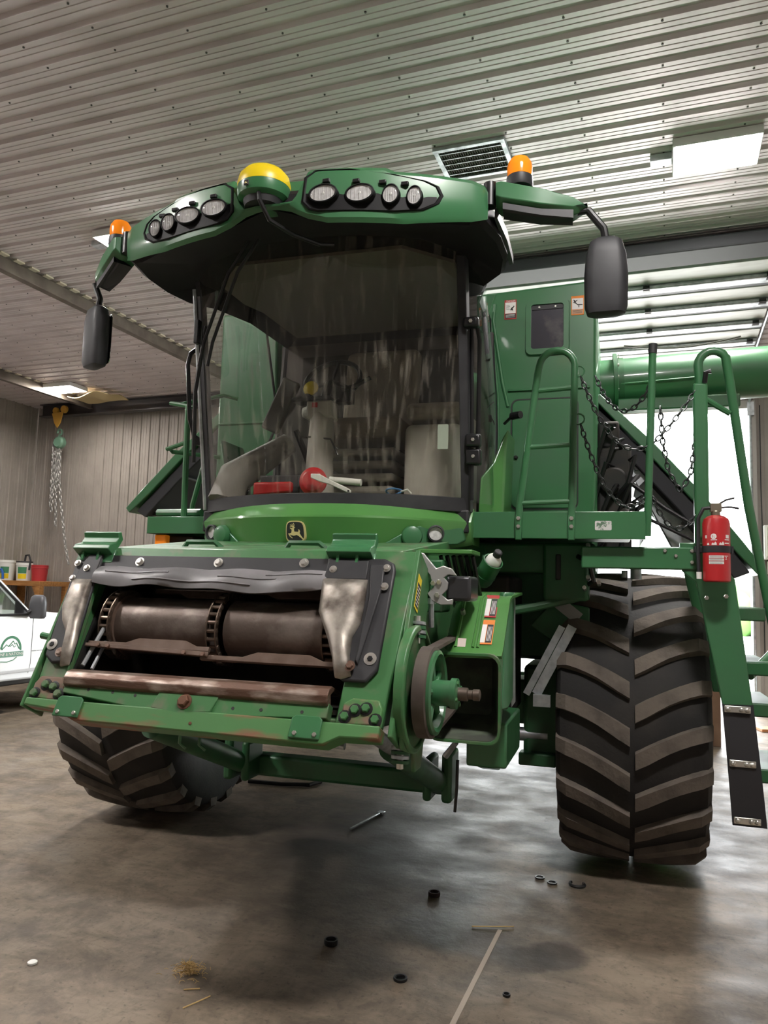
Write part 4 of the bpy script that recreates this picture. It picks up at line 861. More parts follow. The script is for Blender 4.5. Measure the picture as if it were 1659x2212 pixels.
for x, s in ((-.70, .235), (.632, .25)): bolt(FH, F(x, s, .04), FN, .015, .012, RUST, 'liner_bolt', .022)
# drum, conveyor chains and slats
dc = F(0, .465, -.165); DR = .128
for x0, x1 in ((-.56, -.085), (-.005, .46)):
    g = G(); g.lathe([(DR-.03, 0), (DR, .002), (DR, x1-x0-.002), (DR-.03, x1-x0)], (x0, dc.y, dc.z), (1, 0, 0), 44); part(g, 'feeder_drum', DRUM, FH)
for x0 in (-.562, .452): g = G(); g.lathe([(DR+.012, 0), (DR+.012, .012)], (x0, dc.y, dc.z), (1, 0, 0), 40); part(g, 'drum_flange', SLAT, FH)
CH = mat('conveyor_chain', (.16, .12, .095), .4, .8)
for xc in (-.585, -.045, .485):
    R = DR+.022; pin = R*2*PI/26
    gp = G(); gp.cyl((-.028, -R, 0), (.028, -R, 0), .009, 8)
    for sx in (-.022, .022): gp.b2(sx-.003, sx+.003, -R-.011, -R+.011, -.020, .020)
    ml = gp.mesh('chain_link', CH, 35)
    for k in range(26):
        if 7 < k < 15: continue
        inst(ml, 'chain_link', FH, (xc, dc.y, dc.z), (2*PI*k/26, 0, 0))
def slat(x0, x1, s, o, tilt):
    g = G(); w = x1-x0
    poly = [(x0, 0), (x1, 0), (x1, .022), (x1-.10*w, .022), (x1-.20*w, .045), (x0+.42*w, .045), (x0+.32*w, .022), (x0, .022)]
    g.prism([(u, v) for u, v in poly], lambda u, v, t: F(u, s+v*tilt, o+t), 0, .02); return part(g, 'conveyor_slat', SLAT, FH, .003)
slat(-.62, -.02, .295, -.03, 1); slat(-.05, .56, .26, -.03, 1); slat(-.48, -.05, .655, -.18, -1); slat(-.06, .50, .645, -.13, -1)
g = G(); g.prism([(-.62, .285), (-.01, .268), (-.01, .290), (-.62, .302)], FXY, -.008, .004); part(g, 'conveyor_slat', SLAT, FH, .003)
for x, s in ((-.55, .29), (-.50, .288), (-.12, .277), (-.03, .275)): bolt(FH, F(x, s, .004), FN, .011, .010, RUST, 'slat_bolt')
# stone-trap rod left
g = G(); g.cyl(F(-.585, .40, -.04), F(-.60, .20, -.01), .010, 8); g.cyl(F(-.56, .33, -.05), F(-.555, .19, -.02), .008, 8); part(g, 'support_rod', GALV, FH)
# rusty front lip
g = G(); lip = [(a-.012, b-.045) for a, b in ((.098, -.02), (.098, .055), (.110, .082), (.135, .095), (.165, .088), (.185, .06), (.205, -.08), (.19, -.08), (.17, .04), (.15, .06), (.12, .04))]
g.prism(lip, SO, -.625, .570); part(g, 'front_lip', RUST, FH, .004)
g = G(); g.prism([(-.625, .105), (.572, .105), (.572, .045), (.12, .022), (-.22, .022), (-.625, .066)], FXY, -.03, .022); part(g, 'lip_bar', GREENW, FH, .004)
g = G(); g.prism([(-.16, .098), (.11, .098), (.09, .030), (-.05, .014), (-.18, .030)], FXY, .022, .030); part(g, 'centre_plate', GREENW, FH, .004)
bolt(FH, F(-.033, .064, .030), FN, .024, .022, mat('rusty_bolt', (.16, .075, .045), .7, .4), 'centre_bolt', .032)
for x, s in ((-.5, .085), (-.38, .082), (-.27, .076), (.18, .055), (.30, .058), (.47, .062)): g = G(); g.lathe([(.007, 0), (.007, .001)], F(x, s, .0225), FN, 10); part(g, 'bolt_hole', INKK, FH)
# lower cross beam
g = G(); g.prism([(-.787, .032), (.787, .032), (.787, -.018), (.64, -.022), (.58, -.055), (-.52, -.048), (-.62, -.012), (-.787, .0)], FXY, -.05, .03); part(g, 'lower_beam', GREENR, FH, .006)
for x, s in ((-.555, .006), (.505, .004)):
    g = G(); g.prism([(x-.065, s-.045), (x+.06, s-.045), (x+.06, s+.03), (x+.045, s+.042), (x-.05, s+.042), (x-.065, s+.03)], FXY, .03, .039); part(g, 'beam_pad', GREEN, FH, .004)
    for dx in (-.04, .04): bolt(FH, F(x+dx, s-.028, .039), FN, .009, .008)
bolt(FH, F(.02, -.02, .0305), FN, .007, .004, mat('rusty_bolt', (.16, .075, .045)), 'beam_bolt')
WORN = mat('worn_corner_paint', (.07, .20, .06), .5, .1, (.21, .14, .10), 9, lo=.42, hi=.52, rough2=.4)
for s in (-1, 1):
    g = G(); g.prism([(s*.782, .034), (s*.625, .027), (s*.625, .112), (s*.66, .134), (s*.765, .134), (s*.785, .10)], FXY, .001, .018); part(g, 'corner_plate', WORN, FH, .008)
    for x, q in ((.762, .054), (.72, .094), (.678, .086), (.642, .058)):
        g = G(); g.lathe([(.026, 0), (.026, .002), (.019, .003)], F(s*x, q, .018), FN, 18); part(g, 'washer', BLACKM, FH); bolt(FH, F(s*x, q, .020), FN, .017, .016, GREENW, 'corner_bolt')
g = G(); g.cyl(F(-.83, .33, -.04), F(-.90, .34, -.04), .016, 10); part(g, 'side_pin', GREEN, FH)
# warning sticker on the flange
fs = lambda u, v, w: F(.8335+w, v, u)
g = G(); g.prism([(-.08, .54), (-.02, .54), (-.02, .69), (-.08, .69)], fs, 0, .0012); part(g, 'caution_sticker', INKY, FH)
g = G(); g.prism([(-.074, .55), (-.026, .55), (-.026, .655), (-.074, .655)], fs, .0012, .0018); part(g, 'sticker_text_block', INKK, FH)
g = G()
for q in range(6): g.prism([(-.07, .56+q*.015), (-.030, .56+q*.015), (-.030, .565+q*.015), (-.07, .565+q*.015)], fs, .0018, .0024)
tag(part(g, 'sticker_lines', INKW, FH, 0, 0), kind='stuff')

# ---------------------------------------------------------------- feeder drive on the near side
pc = Vector((.845, -2.60, 1.30)); X = (1, 0, 0)
g = G(); g.lathe([(.245, -.02), (.25, 0), (.25, .018), (.225, .022), (.225, -.02)], pc+Vector((0, .01, .01)), X, 40, False); g.prism([(-2.84, 1.30), (-2.76, 1.10), (-2.60, 1.06), (-2.58, .98), (-2.48, .98), (-2.40, 1.2), (-2.45, 1.5), (-2.60, 1.55), (-2.78, 1.46)], YZ, .834, .852); gd = part(g, 'feeder_drive', GREENW, None, .006)
def ringlathe(pr_, c, name, m, n=44): g = G(); g.lathe(pr_, c, X, n, False); return part(g, name, m, gd)
ringlathe([(.165, .030), (.178, .034), (.178, .082), (.165, .086), (.160, .082), (.160, .034), (.165, .030)], pc, 'drive_belt', mat('worn_belt', (.075, .058, .048), .75, 0, (.11, .09, .075), 10))
ringlathe([(.161, .060), (.164, .098), (.150, .104), (.135, .098), (.125, .062), (.140, .030), (.158, .028), (.161, .060)], pc, 'pulley_rim', GREEN)
g = G(); g.lathe([(.13, .045), (.05, .055), (.05, .050), (.13, .038)], pc, X, 36, False); part(g, 'pulley_web', GREEND, gd)
for k in range(5):
    a = 2*PI*k/5+.5; d = Vector((0, math.cos(a), math.sin(a))); g = G(); g.tube([pc+d*.04+Vector((.075, 0, 0)), pc+d*.14+Vector((.07, 0, 0))], .016, 8); part(g, 'pulley_spoke', GREEN, gd)
g = G(); g.lathe([(.052, .04), (.050, .15), (.060, .152), (.060, .175), (.04, .18)], pc, X, 24); part(g, 'pulley_hub', GREEN, gd)
for k in range(4):
    a = 2*PI*k/4+.4; bolt(gd, pc+Vector((.176, .045*math.cos(a), .045*math.sin(a))), X, .010, .008, GREENW)
g = G(); g.lathe([(.026, .18), (.026, .215), (.018, .218), (.018, .235), (.022, .238), (.022, .262), (.012, .266)], pc, X, 18); part(g, 'drive_shaft_end', mat('dull_shaft', (.14, .11, .09), .45, .7), gd)
# belt run going back to the machine
for dz, t in ((.165, .0), (-.17, .02)):
    g = G(); a = pc+Vector((.036, .02, dz)); b = Vector((.90, -1.2, 1.42+dz*.8)); g.loft([[a+Vector((0, 0, -.007)), a+Vector((.045, 0, -.007)), a+Vector((.045, 0, .007)), a+Vector((0, 0, .007))], [b+Vector((0, 0, -.007)), b+Vector((.045, 0, -.007)), b+Vector((.045, 0, .007)), b+Vector((0, 0, .007))]]); part(g, 'belt_run', MATS['worn_belt'], gd)
# pivot bushes above and below
for c, n in (((.842, -2.56, 1.535), 4), ((.80, -2.62, 1.05), 4)):
    for k in range(n):
        g = G(); g.lathe([(.036, 0), (.036, .012)], Vector(c)+Vector((0, 0, k*.018-.03)), (0, .15, 1), 18); part(g, 'bush_washer', GALV if k % 2 else GREEND, gd)
    g = G(); g.cyl(Vector(c)+Vector((0, 0, -.05)), Vector(c)+Vector((0, 0, .06)), .014, 10); part(g, 'bush_pin', ZINC, gd)
# belt guard: scoop open to the front, skin with thickness
def scoop(o):  # ring of (x,z)
    return rrect(.83+o*.2, 1.145-o, 1.055+o, 1.435-o, .05-o*.4, 4)
g = G(); ro = lambda y, o, dz=0, dx=0: [(x+dx, y, z+dz) for x, z in scoop(o)]
g.loft([ro(-1.35, .05, .10, -.08), ro(-1.7, .02, .02, -.05), ro(-2.30, 0), ro(-2.30, .010), ro(-1.7, .03, .02, -.05), ro(-1.40, .07, .09, -.08)], True, True)
gu = part(g, 'belt_guard', GREENW, None, 0, 40)
g = G(); g.loft([ro(-1.90, .05, .01, -.03), ro(-1.97, .03, .01, -.028), ro(-2.285, .0105), ro(-2.285, .013), ro(-2.0, .034, .01, -.028), ro(-1.95, .06, .01, -.03)], True, True); part(g, 'guard_soot', mat('sooty_guard_inside', (.19, .24, .16), .7, 0, (.07, .075, .062), 4, lo=.35, hi=.6), gu, 0, 40)
# sloping upper shell with ribs and decals
def up(u, v):  # u across x, v up/back
    x = lerp(.86, 1.14, u); z = interp([(0, 1.425), (.12, 1.46), (.75, 1.68), (1, 1.70)], v); y = interp([(0, -2.30), (.12, -2.24), (.75, -2.02), (1, -1.55)], v)
    y += .05*abs(u-.5)*2*(u > .5)+(.10*(.25-u)/.25 if u < .25 else 0); z += (-.06*((.2-u)/.2)**2 if u < .2 else 0)
    return (x, y, z)
g = G(); g.grid(up, 14, 14, (0, .012, -.012)); part(g, 'guard_shell', GREENB, gu, 0, 40)
for u in (.28, .55, .62):
    g = G(); g.tube([Vector(up(u, v/10))+Vector((0, -.002, .002)) for v in range(1, 9)], .007, 6); part(g, 'shell_rib', GREENB, gu)
g = G(); secs = []
for k in range(7):
    t = k/6; z = lerp(1.16, 1.70, t); secs.append([(1.08, -2.02+.10*t, z), (1.11, -2.03+.10*t, z), (1.135, -1.98+.10*t, z), (1.105, -1.5, z), (1.05, -1.5, z)])
g.loft(secs); part(g, 'rear_shell', GREEN, gu, .012)
def dfn(x0, z0):  # decal plane on rear shell front
    return lambda u, v, w: (lambda P: (P[0], P[1]-w*.75, P[2]+w*.6))(up((u-1.03)/.118*.30+.64 if False else .62+(u-1.085)/.047*.20, (v-1.445)/.19*.62+.14))
dd = dfn(0, 0)
for z0, border, name in ((1.545, INKR, 'a'), (1.445, INKO, 'b')):
    g = G(); g.prism([(1.085, z0), (1.132, z0), (1.132, z0+.09), (1.085, z0+.09)], dd, .004, .006); part(g, 'guard_decal', border, gu)
    g = G(); g.prism([(1.088, z0+.006), (1.106, z0+.006), (1.106, z0+.072), (1.088, z0+.072)], dd, .006, .007); part(g, 'guard_decal_picture', INKW, gu)
    g = G(); g.prism([(1.108, z0+.006), (1.129, z0+.006), (1.129, z0+.072), (1.108, z0+.072)], dd, .006, .007); part(g, 'guard_decal_text', INKK, gu)
    g = G()
    for q in range(4): g.prism([(1.111+q*.0045, z0+.012), (1.1125+q*.0045, z0+.012), (1.1125+q*.0045, z0+.064), (1.111+q*.0045, z0+.064)], dd, .007, .0076)
    tag(part(g, 'guard_decal_lines', INKW, gu, 0, 0), kind='stuff')
for u, v in ((.42, .78), (.36, .14)):
    c = Vector(up(u, v)); g = G(); n = Vector((0, -.75, .6)).normalized(); t = Vector((0, .6, .75)).normalized()
    g.prism([(-.02, -.028), (.02, -.028), (.02, .028), (-.02, .028)], lambda a, b, w: c+Vector((a, 0, 0))+t*b+n*(.004+w), 0, .0015); part(g, 'guard_pictogram', mat('pink_label', (.70, .58, .54), .6), gu)
bolt(gu, Vector(up(.30, .5))+Vector((0, -.004, .004)), (0, -.7, .6), .012, .03, ZINC)
# galvanised sheet at the guard's outer edge, and slanted belt plates beyond
g = G(); g.prism([(1.085, 1.64), (1.112, 1.70), (1.118, 1.70), (1.125, 1.15), (1.105, 1.12), (1.092, 1.30), (1.075, 1.42)], FX(-1.62), 0, .006); part(g, 'galvanised_edge_sheet', GALV, gu)
R = Matrix.Rotation(math.radians(28), 3, 'Y')
for dx, wv in ((0, .04), (.06, .055)):
    g = G(); g.box((1.20+dx, -.86, 1.30+dx*.05), (wv, .02, .46), Matrix.Rotation(math.radians(27), 3, 'Y')); part(g, 'slanted_plate', GALV, gu)
g = G(); g.b2(1.14, 1.24, -.9, -.87, 1.03, 1.10); part(g, 'plate_foot', GALV, gu)
# lower gearbox behind guard
g = G(); g.b2(.90, 1.10, -1.75, -1.2, .84, 1.06); g.prism([(-1.75, .84), (-1.6, .80), (-1.2, .84)], YZ, .95, 1.05); part(g, 'gear_housing', GREEN, gu, .012)
# multicoupler and lock handle
g = G(); g.b2(.73, .99, -2.16, -1.95, 1.868, 1.888); mc = part(g, 'coupler_shelf', GREENB, None, .004)
HA = mat('cast_grey', (.45, .45, .44), .42, .6)
hp = Vector((.885, -2.32, 1.735)); HF = lambda u, v, w: (hp.x+u, hp.y-w+.3*u, hp.z+v)
g = G(); g.prism([(-.105, .13), (-.075, .125), (-.02, .06), (.01, .072), (.045, .06), (.066, .03), (.03, .035), (.012, .02), (.03, .0), (.028, -.03), (.005, -.055), (.03, -.075), (.052, -.07), (.05, -.095), (.0, -.098), (-.035, -.08), (-.055, -.05), (-.03, -.02), (-.045, .03), (-.10, .10)], HF, 0, .018); part(g, 'lock_handle', HA, mc, .003)
for u, v in ((-.005, .0), (-.03, -.005), (-.012, -.055)): bolt(mc, HF(u, v, .018), (0, -1, 0), .012, .012)
g = G(); g.b2(.90, 1.01, -2.30, -2.10, 1.655, 1.765); part(g, 'coupler_block', mat('coupler_dark', (.06, .06, .065), .3, .5), mc, .014)
g = G(); g.tube([(.845, -2.33, 1.70), (.845, -2.33, 1.60), (.845, -2.32, 1.54)], [.012, .012, .012], 8); g.cyl((.845, -2.33, 1.64), (.845, -2.33, 1.665), .02, 8); part(g, 'link_rod', GALV, mc)
g = G()
for k in range(6): g.tube([(.83+.03*k, -2.1, 1.86), (.85+.03*k, -2.0+.02*k, 1.70-.02*k), (.80+.04*k, -1.6, 1.62)], .011, 6)
tag(part(g, 'hydraulic_hoses', BLACKM, mc), kind='stuff')
g = G(); g.b2(.72, .86, -2.18, -2.0, 1.60, 1.84); part(g, 'coupler_bracket', GREEND, mc, .01)
# bottle holder tube
ba = Vector((.905, -1.40, 1.755)); bb = Vector((.985, -1.50, 1.865)); bd = (bb-ba).normalized()
g = G(); g.lathe([(.048, 0), (.055, .02), (.055, (bb-ba).length), (.050, (bb-ba).length), (.050, .02), (.001, .018)], ba, bd, 24); bh = part(g, 'bottle_tube', GREEN)
g = G(); g.lathe([(.058, 0), (.058, .008)], ba+bd*.06, bd, 24); part(g, 'tube_band', GREEN, bh); g = G(); g.tube([ba+Vector((0, .06, 0)), ba+Vector((-.02, .2, .18))], .012, 6); part(g, 'tube_bracket', GREEND, bh)

# ---------------------------------------------------------------- lift cylinders and under-carriage
for s in (-1, 1):
    g = G(); g.cyl((s*.63, -2.15, .98), (s*.63, -1.15, .60), .062, 18); lc = part(g, 'lift_cylinder', GREEND)
    g = G(); g.cyl((s*.63, -2.45, 1.09), (s*.63, -2.15, .98), .035, 14); part(g, 'cylinder_rod', GALV, lc)
    g = G(); g.b2(s*.55, s*.60, -1.22, -1.0, .50, .74); g.b2(s*.66, s*.72, -1.22, -1.0, .50, .78); part(g, 'cylinder_clevis', GREEND, lc, .02)
g = G(); g.b2(-.80, .66, -1.05, -.92, .50, .63); cbm = part(g, 'lower_cross_tube', GREEND, None, .02)
g = G(); g.b2(-.60, .50, -2.35, -2.0, 1.06, 1.14); part(g, 'feeder_belly', DARK, cbm, .02)
g = G()
for k in range(5): g.tube([(-.35+.02*k, -2.3+.05*k, 1.05), (.0, -2.25+.05*k, .99+.01*k), (.35, -2.25+.05*k, 1.0), (.60, -2.2, 1.04)], .013, 6)
tag(part(g, 'belly_hoses', BLACKM, cbm), kind='stuff')
for x, L in ((.12, .05), (.24, .08), (.36, .09)): g = G(); g.cyl((x, -2.28, 1.0), (x+L, -2.28, .995), .017, 8); part(g, 'hose_coupling', GALV, cbm)
for x in (-.28, -.18): g = G(); g.tube([(x, -2.45, 1.09), (x, -2.46, .98), (x+.02, -2.44, .955)], .008, 6); part(g, 'hook_rod', GREEN, cbm)
g = G(); g.tube([(.80, -1.45, .80), (.80, -1.46, .66), (.79, -1.45, .53)], .009, 6); part(g, 'drain_hose', BLACKM, cbm)
g = G(); g.b2(-.70, .70, -1.0, -.2, 1.0, 1.9); part(g, 'chassis_front', DARK, cbm, .02)
for s in (-1, 1): g = G(); g.b2(s*.70, s*1.0, -.95, -.3, .95, 1.80); part(g, 'chassis_side', DARK, cbm, .02)
g = G(); g.tube([(.72, -1.3, .98), (.76, -1.32, .86), (.70, -1.3, .78)], .018, 8); part(g, 'hose_elbow', GALV, cbm)

# ================================================================== THINGS ON THE COMBINE
ca, sa = math.cos(math.radians(3.5)), math.sin(math.radians(3.5))
def W_(x, y, z): return (-1.95+ca*x-sa*y, 5.48+sa*x+ca*y, z)
# bottle in the holder
bo = empty('spray_bottle', W_(*(ba+bd*.03)), math.radians(3.5)); tag(bo, 'white plastic bottle with black cap in a green tube holder', 'bottle')
z0 = Vector((0, 0, 0))
g = G(); g.lathe([(.040, .01), (.043, .02), (.043, .13), (.040, .155), (.026, .175), (.02, .18)], z0, bd, 24); g.obj('bottle', WHITE, bo)
g = G(); g.lathe([(.022, .18), (.022, .21), (.018, .214)], z0, bd, 18); g.obj('cap', BLACK, bo)
# fire extinguisher
fe = empty('fire_extinguisher', W_(2.11, -1.325, 1.782), math.radians(3.5)); tag(fe, 'red fire extinguisher strapped to the green ladder post', 'fire extinguisher')
g = G(); g.lathe([(.058, 0), (.066, .006), (.067, .02), (.067, .30), (.060, .325), (.04, .340), (.02, .345)], z0, (0, 0, 1), 36); g.obj('cylinder', RED, fe)
g = G(); g.lathe([(.022, .342), (.022, .365), (.018, .37)], z0, (0, 0, 1), 16); g.box((0, 0, .385), (.055, .035, .045)); g.obj('valve', mat('brass_grey', (.30, .26, .20), .4, .8), fe, 35, .005)
g = G(); g.tube([(.01, 0, .40), (.05, 0, .425), (.09, 0, .435)], .006, 6); g.obj('carry_handle', BLACKM, fe)
g = G(); g.tube([(.02, 0, .385), (.07, 0, .388), (.11, 0, .380)], .006, 6); g.obj('squeeze_lever', BLACKM, fe)
g = G(); g.tube([(-.02, 0, .385), (-.06, 0, .38), (-.085, 0, .33), (-.088, 0, .15), (-.085, 0, .03)], .010, 8); g.obj('hose', BLACK, fe)
g = G(); g.cyl((-.085, 0, .05), (-.085, 0, .015), .013, 10); g.obj('nozzle', WHITE, fe)
g = G(); g.lathe([(.069, .150), (.0695, .182), (.069, .184)], z0, (0, 0, 1), 36, False); g.box((-.075, .035, .167), (.06, .05, .034)); g.box((.075, -.0, .165), (.012, .03, .04)); g.obj('strap', BLACK, fe, 35, .003)
cf = lambda u, v, w: ((.0672+w)*math.sin(u/.067), -(.0672+w)*math.cos(u/.067), v)
g = G()
for u0, u1, v0, v1 in ((-.045, .028, .107, .118), (-.045, .028, .121, .134), (-.045, .028, .090, .104), (.030, .055, .130, .133), (-.066, -.055, .222, .238), (.040, .062, .222, .240), (.034, .062, .212, .217), (.034, .062, .194, .199)):
    g.grid(lambda a, b: cf(lerp(u0, u1, a), lerp(v0, v1, b), .0006), 6, 1, (0, -.0004, 0))
g.obj('label_panels', INKW, fe, 0)
g = G()
for q in range(6):
    v = (.1105, .115, .125, .130, .094, .100)[q]; g.grid(lambda a, b: cf(lerp(-.04, .02, a), lerp(v, v+.0015, b), .0011), 6, 1, (0, -.0003, 0))
tag(g.obj('label_print', INKK, fe, 0), kind='stuff')
def ctext(t, size, u, v, m): return text_g(t, size, lambda a, b, w: cf(a+u, b+v, .0008+w), .0006).obj('label_lettering', m, fe, 0)
g = G(); g.grid(lambda a, b: cf(-.020+.014*b*math.cos(2*PI*a), .231+.014*b*math.sin(2*PI*a), .0008), 24, 1, (0, -.0004, 0)); g.obj('label_roundel', INKW, fe, 0)
ctext('R', .022, -.020, .231, INKR); ctext('2', .022, .040, .120, INKW)
g = G(); g.grid(lambda a, b: cf(lerp(-.034, -.004, a), lerp(.211, .215, b), .0008), 6, 1, (0, -.0004, 0)); g.obj('label_line', INKW, fe, 0)
g = G()
for u in (-.048, -.024, -.012, .012, .024): g.grid(lambda a, b: cf(u-.006+.012*a, .187+(.016+.004*math.sin(u*300))*b*(1-abs(2*a-1)*.5), .0008), 4, 2, (0, -.0004, 0))
g.obj('label_pictograms', INKW, fe, 0)
# cleaning brush / funnel on the cab sill
rb = empty('red_hand_scoop', W_(-.10, -1.50, 2.225), math.radians(3.5)); tag(rb, 'red plastic hand tool lying on the windshield sill inside the cab', 'hand tool')
g = G(); g.loft([[(-.35, .02, .0), (-.35, -.02, 0), (-.35, -.02, .085), (-.35, .02, .085)], [(-.10, .02, .02), (-.10, -.025, .02), (-.10, -.025, .085), (-.10, .02, .085)]]); g.obj('blade', REDP, rb, 35, .014)
g = G(); g.lathe([(.02, -.03), (.075, -.025), (.085, .01), (.06, .035), (.02, .04)], (.03, .0, .085), (.1, -1, 0), 24); g.obj('head', RED, rb, 35, .004)
wh = empty('white_handle_tool', W_(-.03, -1.56, 2.23), math.radians(3.5)); tag(wh, 'white plastic ratchet handles lying across the red tool in the cab', 'hand tool')
g = G(); g.loft([[(p[0], -.03+yy, p[1]+dz) for yy, dz in ((-.008, -w), (.008, -w), (.008, w), (-.008, w))] for p, w in (((-.02, .100), .012), ((.03, .088), .022), ((.10, .06), .014), ((.20, .015), .014), ((.225, .004), .010))]); g.obj('front_handle', WHITE, wh, 35, .005)
g = G(); g.cyl((.08, .01, .082), (.27, .01, .062), .019, 14); g.obj('rear_handle', WHITE, wh)
g = G(); g.lathe([(.006, 0), (.006, .001)], (.212, -.0388, .010), (0, -1, 0), 12); g.obj('hang_hole', INKK, wh)
bc = empty('blue_cable_coil', W_(.42, -1.50, 2.225), math.radians(3.5)); tag(bc, 'small coil of blue cable on the sill at the right of the cab', 'cable')
g = G(); g.tube([(.045*math.cos(2*PI*k/20), .02*math.sin(2*PI*k/10), .02+.018*math.sin(2*PI*k/20)) for k in range(20)], .006, 6, True); g.obj('coil', mat('blue_cable', (.05, .18, .40), .5), bc)
g = G(); g.tube([(.04, 0, .02), (.08, -.01, .03), (.10, 0, .008)], .006, 6); g.obj('cable_tail', WHITE, bc)

# ================================================================== THE REST OF THE HALL
# pickup truck at the left
tk = empty('pickup_truck', (-8.62, 6.89, 0), PI/2); tag(tk, 'white pickup truck with a green door logo parked behind the feeder at left', 'truck')
# local: x forward (to the right in the picture), y depth (near side at -.92), z up
def side(pts, y0, y1, name, m, bev=.02): g = G(); g.prism(pts, lambda u, v, w: (u, w, v), y0, y1); return g.obj(name, m, tk, 35, bev, 3)
bodyp = [(-3.0, .50), (-.95, .50), (-.95, .44), (1.05, .42), (1.18, .48), (1.30, .78), (1.62, .92), (1.95, .80), (2.08, .50), (2.45, .50), (2.50, 1.02), (2.42, 1.17), (1.05, 1.28), (.92, 1.285), (.75, 1.25), (-.95, 1.25), (-1.0, 1.30), (-3.0, 1.30)]
side(bodyp, -.92, .92, 'body', TRUCKW, .03)
roofp = [(.92, 1.26), (.34, 1.71), (.20, 1.83), (-.1, 1.89), (-.80, 1.88), (-.92, 1.82), (-.98, 1.24), (-.90, 1.24), (-.84, 1.78), (-.1, 1.80), (.16, 1.76), (.29, 1.68), (.82, 1.24)]
side(roofp, -.86, -.80, 'cab_frame', TRUCKW, .012); side(roofp, .80, .86, 'cab_frame', TRUCKW, .012)
g = G(); g.b2(-.9, .16, -.86, .86, 1.80, 1.89); g.obj('roof', TRUCKW, tk, 35, .03)
side([(.80, 1.25), (.28, 1.67), (.15, 1.75), (-.83, 1.77), (-.89, 1.25)], -.835, -.825, 'side_window', GLASS2, 0)
side([(.80, 1.25), (.28, 1.67), (.15, 1.75), (-.83, 1.77), (-.89, 1.25)], .825, .835, 'side_window', GLASS2, 0)
g = G(); g.prism([(.92, 1.27), (.34, 1.72), (.32, 1.71), (.90, 1.26)], lambda u, v, w: (u, w, v), -.80, .80); g.obj('windscreen', GLASS2, tk)
g = G(); g.tube([(.85, -.87, 1.25), (.29, -.865, 1.685), (.15, -.862, 1.77), (-.85, -.862, 1.78)], .018, 6); g.obj('window_seal', BLACK, tk)
g = G(); g.tube([(.80, -.93, 1.25), (-.95, -.93, 1.25)], .016, 6); g.obj('belt_moulding', BLACK, tk)
g = G(); g.prism([(.62, 1.26), (.86, 1.255), (.62, 1.44)], lambda u, v, w: (u, w, v), -.88, -.86); g.obj('mirror_base', BLACK, tk)
def msec(z, f): return [(.80+u*f, -1.06+v*f, z) for u, v in rrect(-.05, .05, -.12, .12, .04, 3)]
g = G(); g.loft([msec(1.20, .8), msec(1.23, 1), msec(1.40, 1), msec(1.47, .85), msec(1.50, .5)]); g.obj('door_mirror', mat('truck_mirror_grey', (.10, .10, .11), .35), tk, 40)
g = G(); g.cyl((.74, -.95, 1.27), (.78, -1.0, 1.30), .03, 8); g.obj('mirror_stalk', BLACK, tk)
for x, m_ in ((.88, INKK), (-.93, INKK)):
    g = G(); g.tube([(x, -.921, 1.20), (x, -.921, .62), (x-.03, -.921, .50)], .004, 5); g.obj('door_gap', mat('panel_gap', (.25, .25, .26), .6), tk)
g = G(); g.b2(-.95, 1.05, -.93, -.90, .52, .56); g.obj('sill_moulding', mat('truck_trim', (.55, .56, .57), .5), tk, 35, .006)
g = G(); g.cyl((-.62, -.925, 1.06), (-.48, -.94, 1.06), .018, 8); g.obj('door_handle', BLACK, tk)
g = G(); g.b2(-2.8, 2.3, -.75, .75, .34, .49); g.obj('chassis', DARK, tk, 35, .02)
for x in (1.64, -2.0):
    for y in (-.80, .80):
        g = G(); g.lathe([(.20, -.11), (.36, -.12), (.39, -.08), (.39, .08), (.36, .12), (.20, .11)], (x, y, .39), (0, 1, 0), 32); t = g.obj('wheel', RUBBER, tk)
        g = G(); g.lathe([(.20, -.10), (.18, -.06), (.06, -.09), (.05, -.12)], (x, y, .39), (0, 1 if y < 0 else -1, 0), 24); g.obj('wheel_rim', GALV, t)
g = G(); g.b2(-.72, -.12, -.25, .55, .62, 1.05); g.b2(-.80, -.62, -.25, .55, 1.0, 1.55); g.obj('seat', CABDARK, tk, 35, .04)
g = G(); c = Vector((.30, -.35, 1.24)); g.tube([c+Vector((.08*math.cos(2*PI*k/20)*.4, .18*math.sin(2*PI*k/20), .18*math.cos(2*PI*k/20))) for k in range(20)], .014, 6, True); g.obj('steering_wheel', BLACKM, tk)
# door logo
lf = lambda u, v, w: (.55+u, -.9215-w, .82+v)
ringp = lambda r0, r1, a0, a1: [(r1*math.cos(math.radians(a)), r1*math.sin(math.radians(a))) for a in range(a0, a1+1, 8)]+[(r0*math.cos(math.radians(a)), r0*math.sin(math.radians(a))) for a in range(a1, a0-1, -8)]
flat([ringp(.135, .165, -8, 180)], 'logo_ring', INKG, tk, lf, 0, .002)
flat([[(-.26, -.095), (.20, -.095), (.20, -.03), (-.26, -.03)]], 'logo_band', mat('logo_band_green', (.12, .28, .20), .5), tk, lf, 0, .002)
text_g('ALPINE & NATIONS', .052, lambda u, v, w: lf(u-.03, v-.062, .002+w)).obj('logo_wording', INKW, tk, 0)
flat([stroke([(-.14, .0), (-.07, .06), (-.04, .035), (.03, .10), (.06, .06), (.08, .075), (.13, .0)], .006), stroke([(-.02, .03), (.02, .06), (.05, .02), (.07, .04)], .004)], 'logo_mountains', INKG, tk, lf, 0, .002)
flat([stroke([(.10, -.10), (.05, -.135), (-.05, -.155), (-.15, -.145)], .005)], 'logo_swoosh', INKG, tk, lf, 0, .002)
flat([[(u0, -.048), (u0+w, -.048), (u0+w, -.036), (u0, -.036)] for u0, w in ((.34, .07), (.42, .05), (.48, .06), (.55, .03), (.60, .05), (.67, .06))], 'door_lettering', mat('grey_ink', (.35, .36, .37), .6), tk, lf, 0, .002)

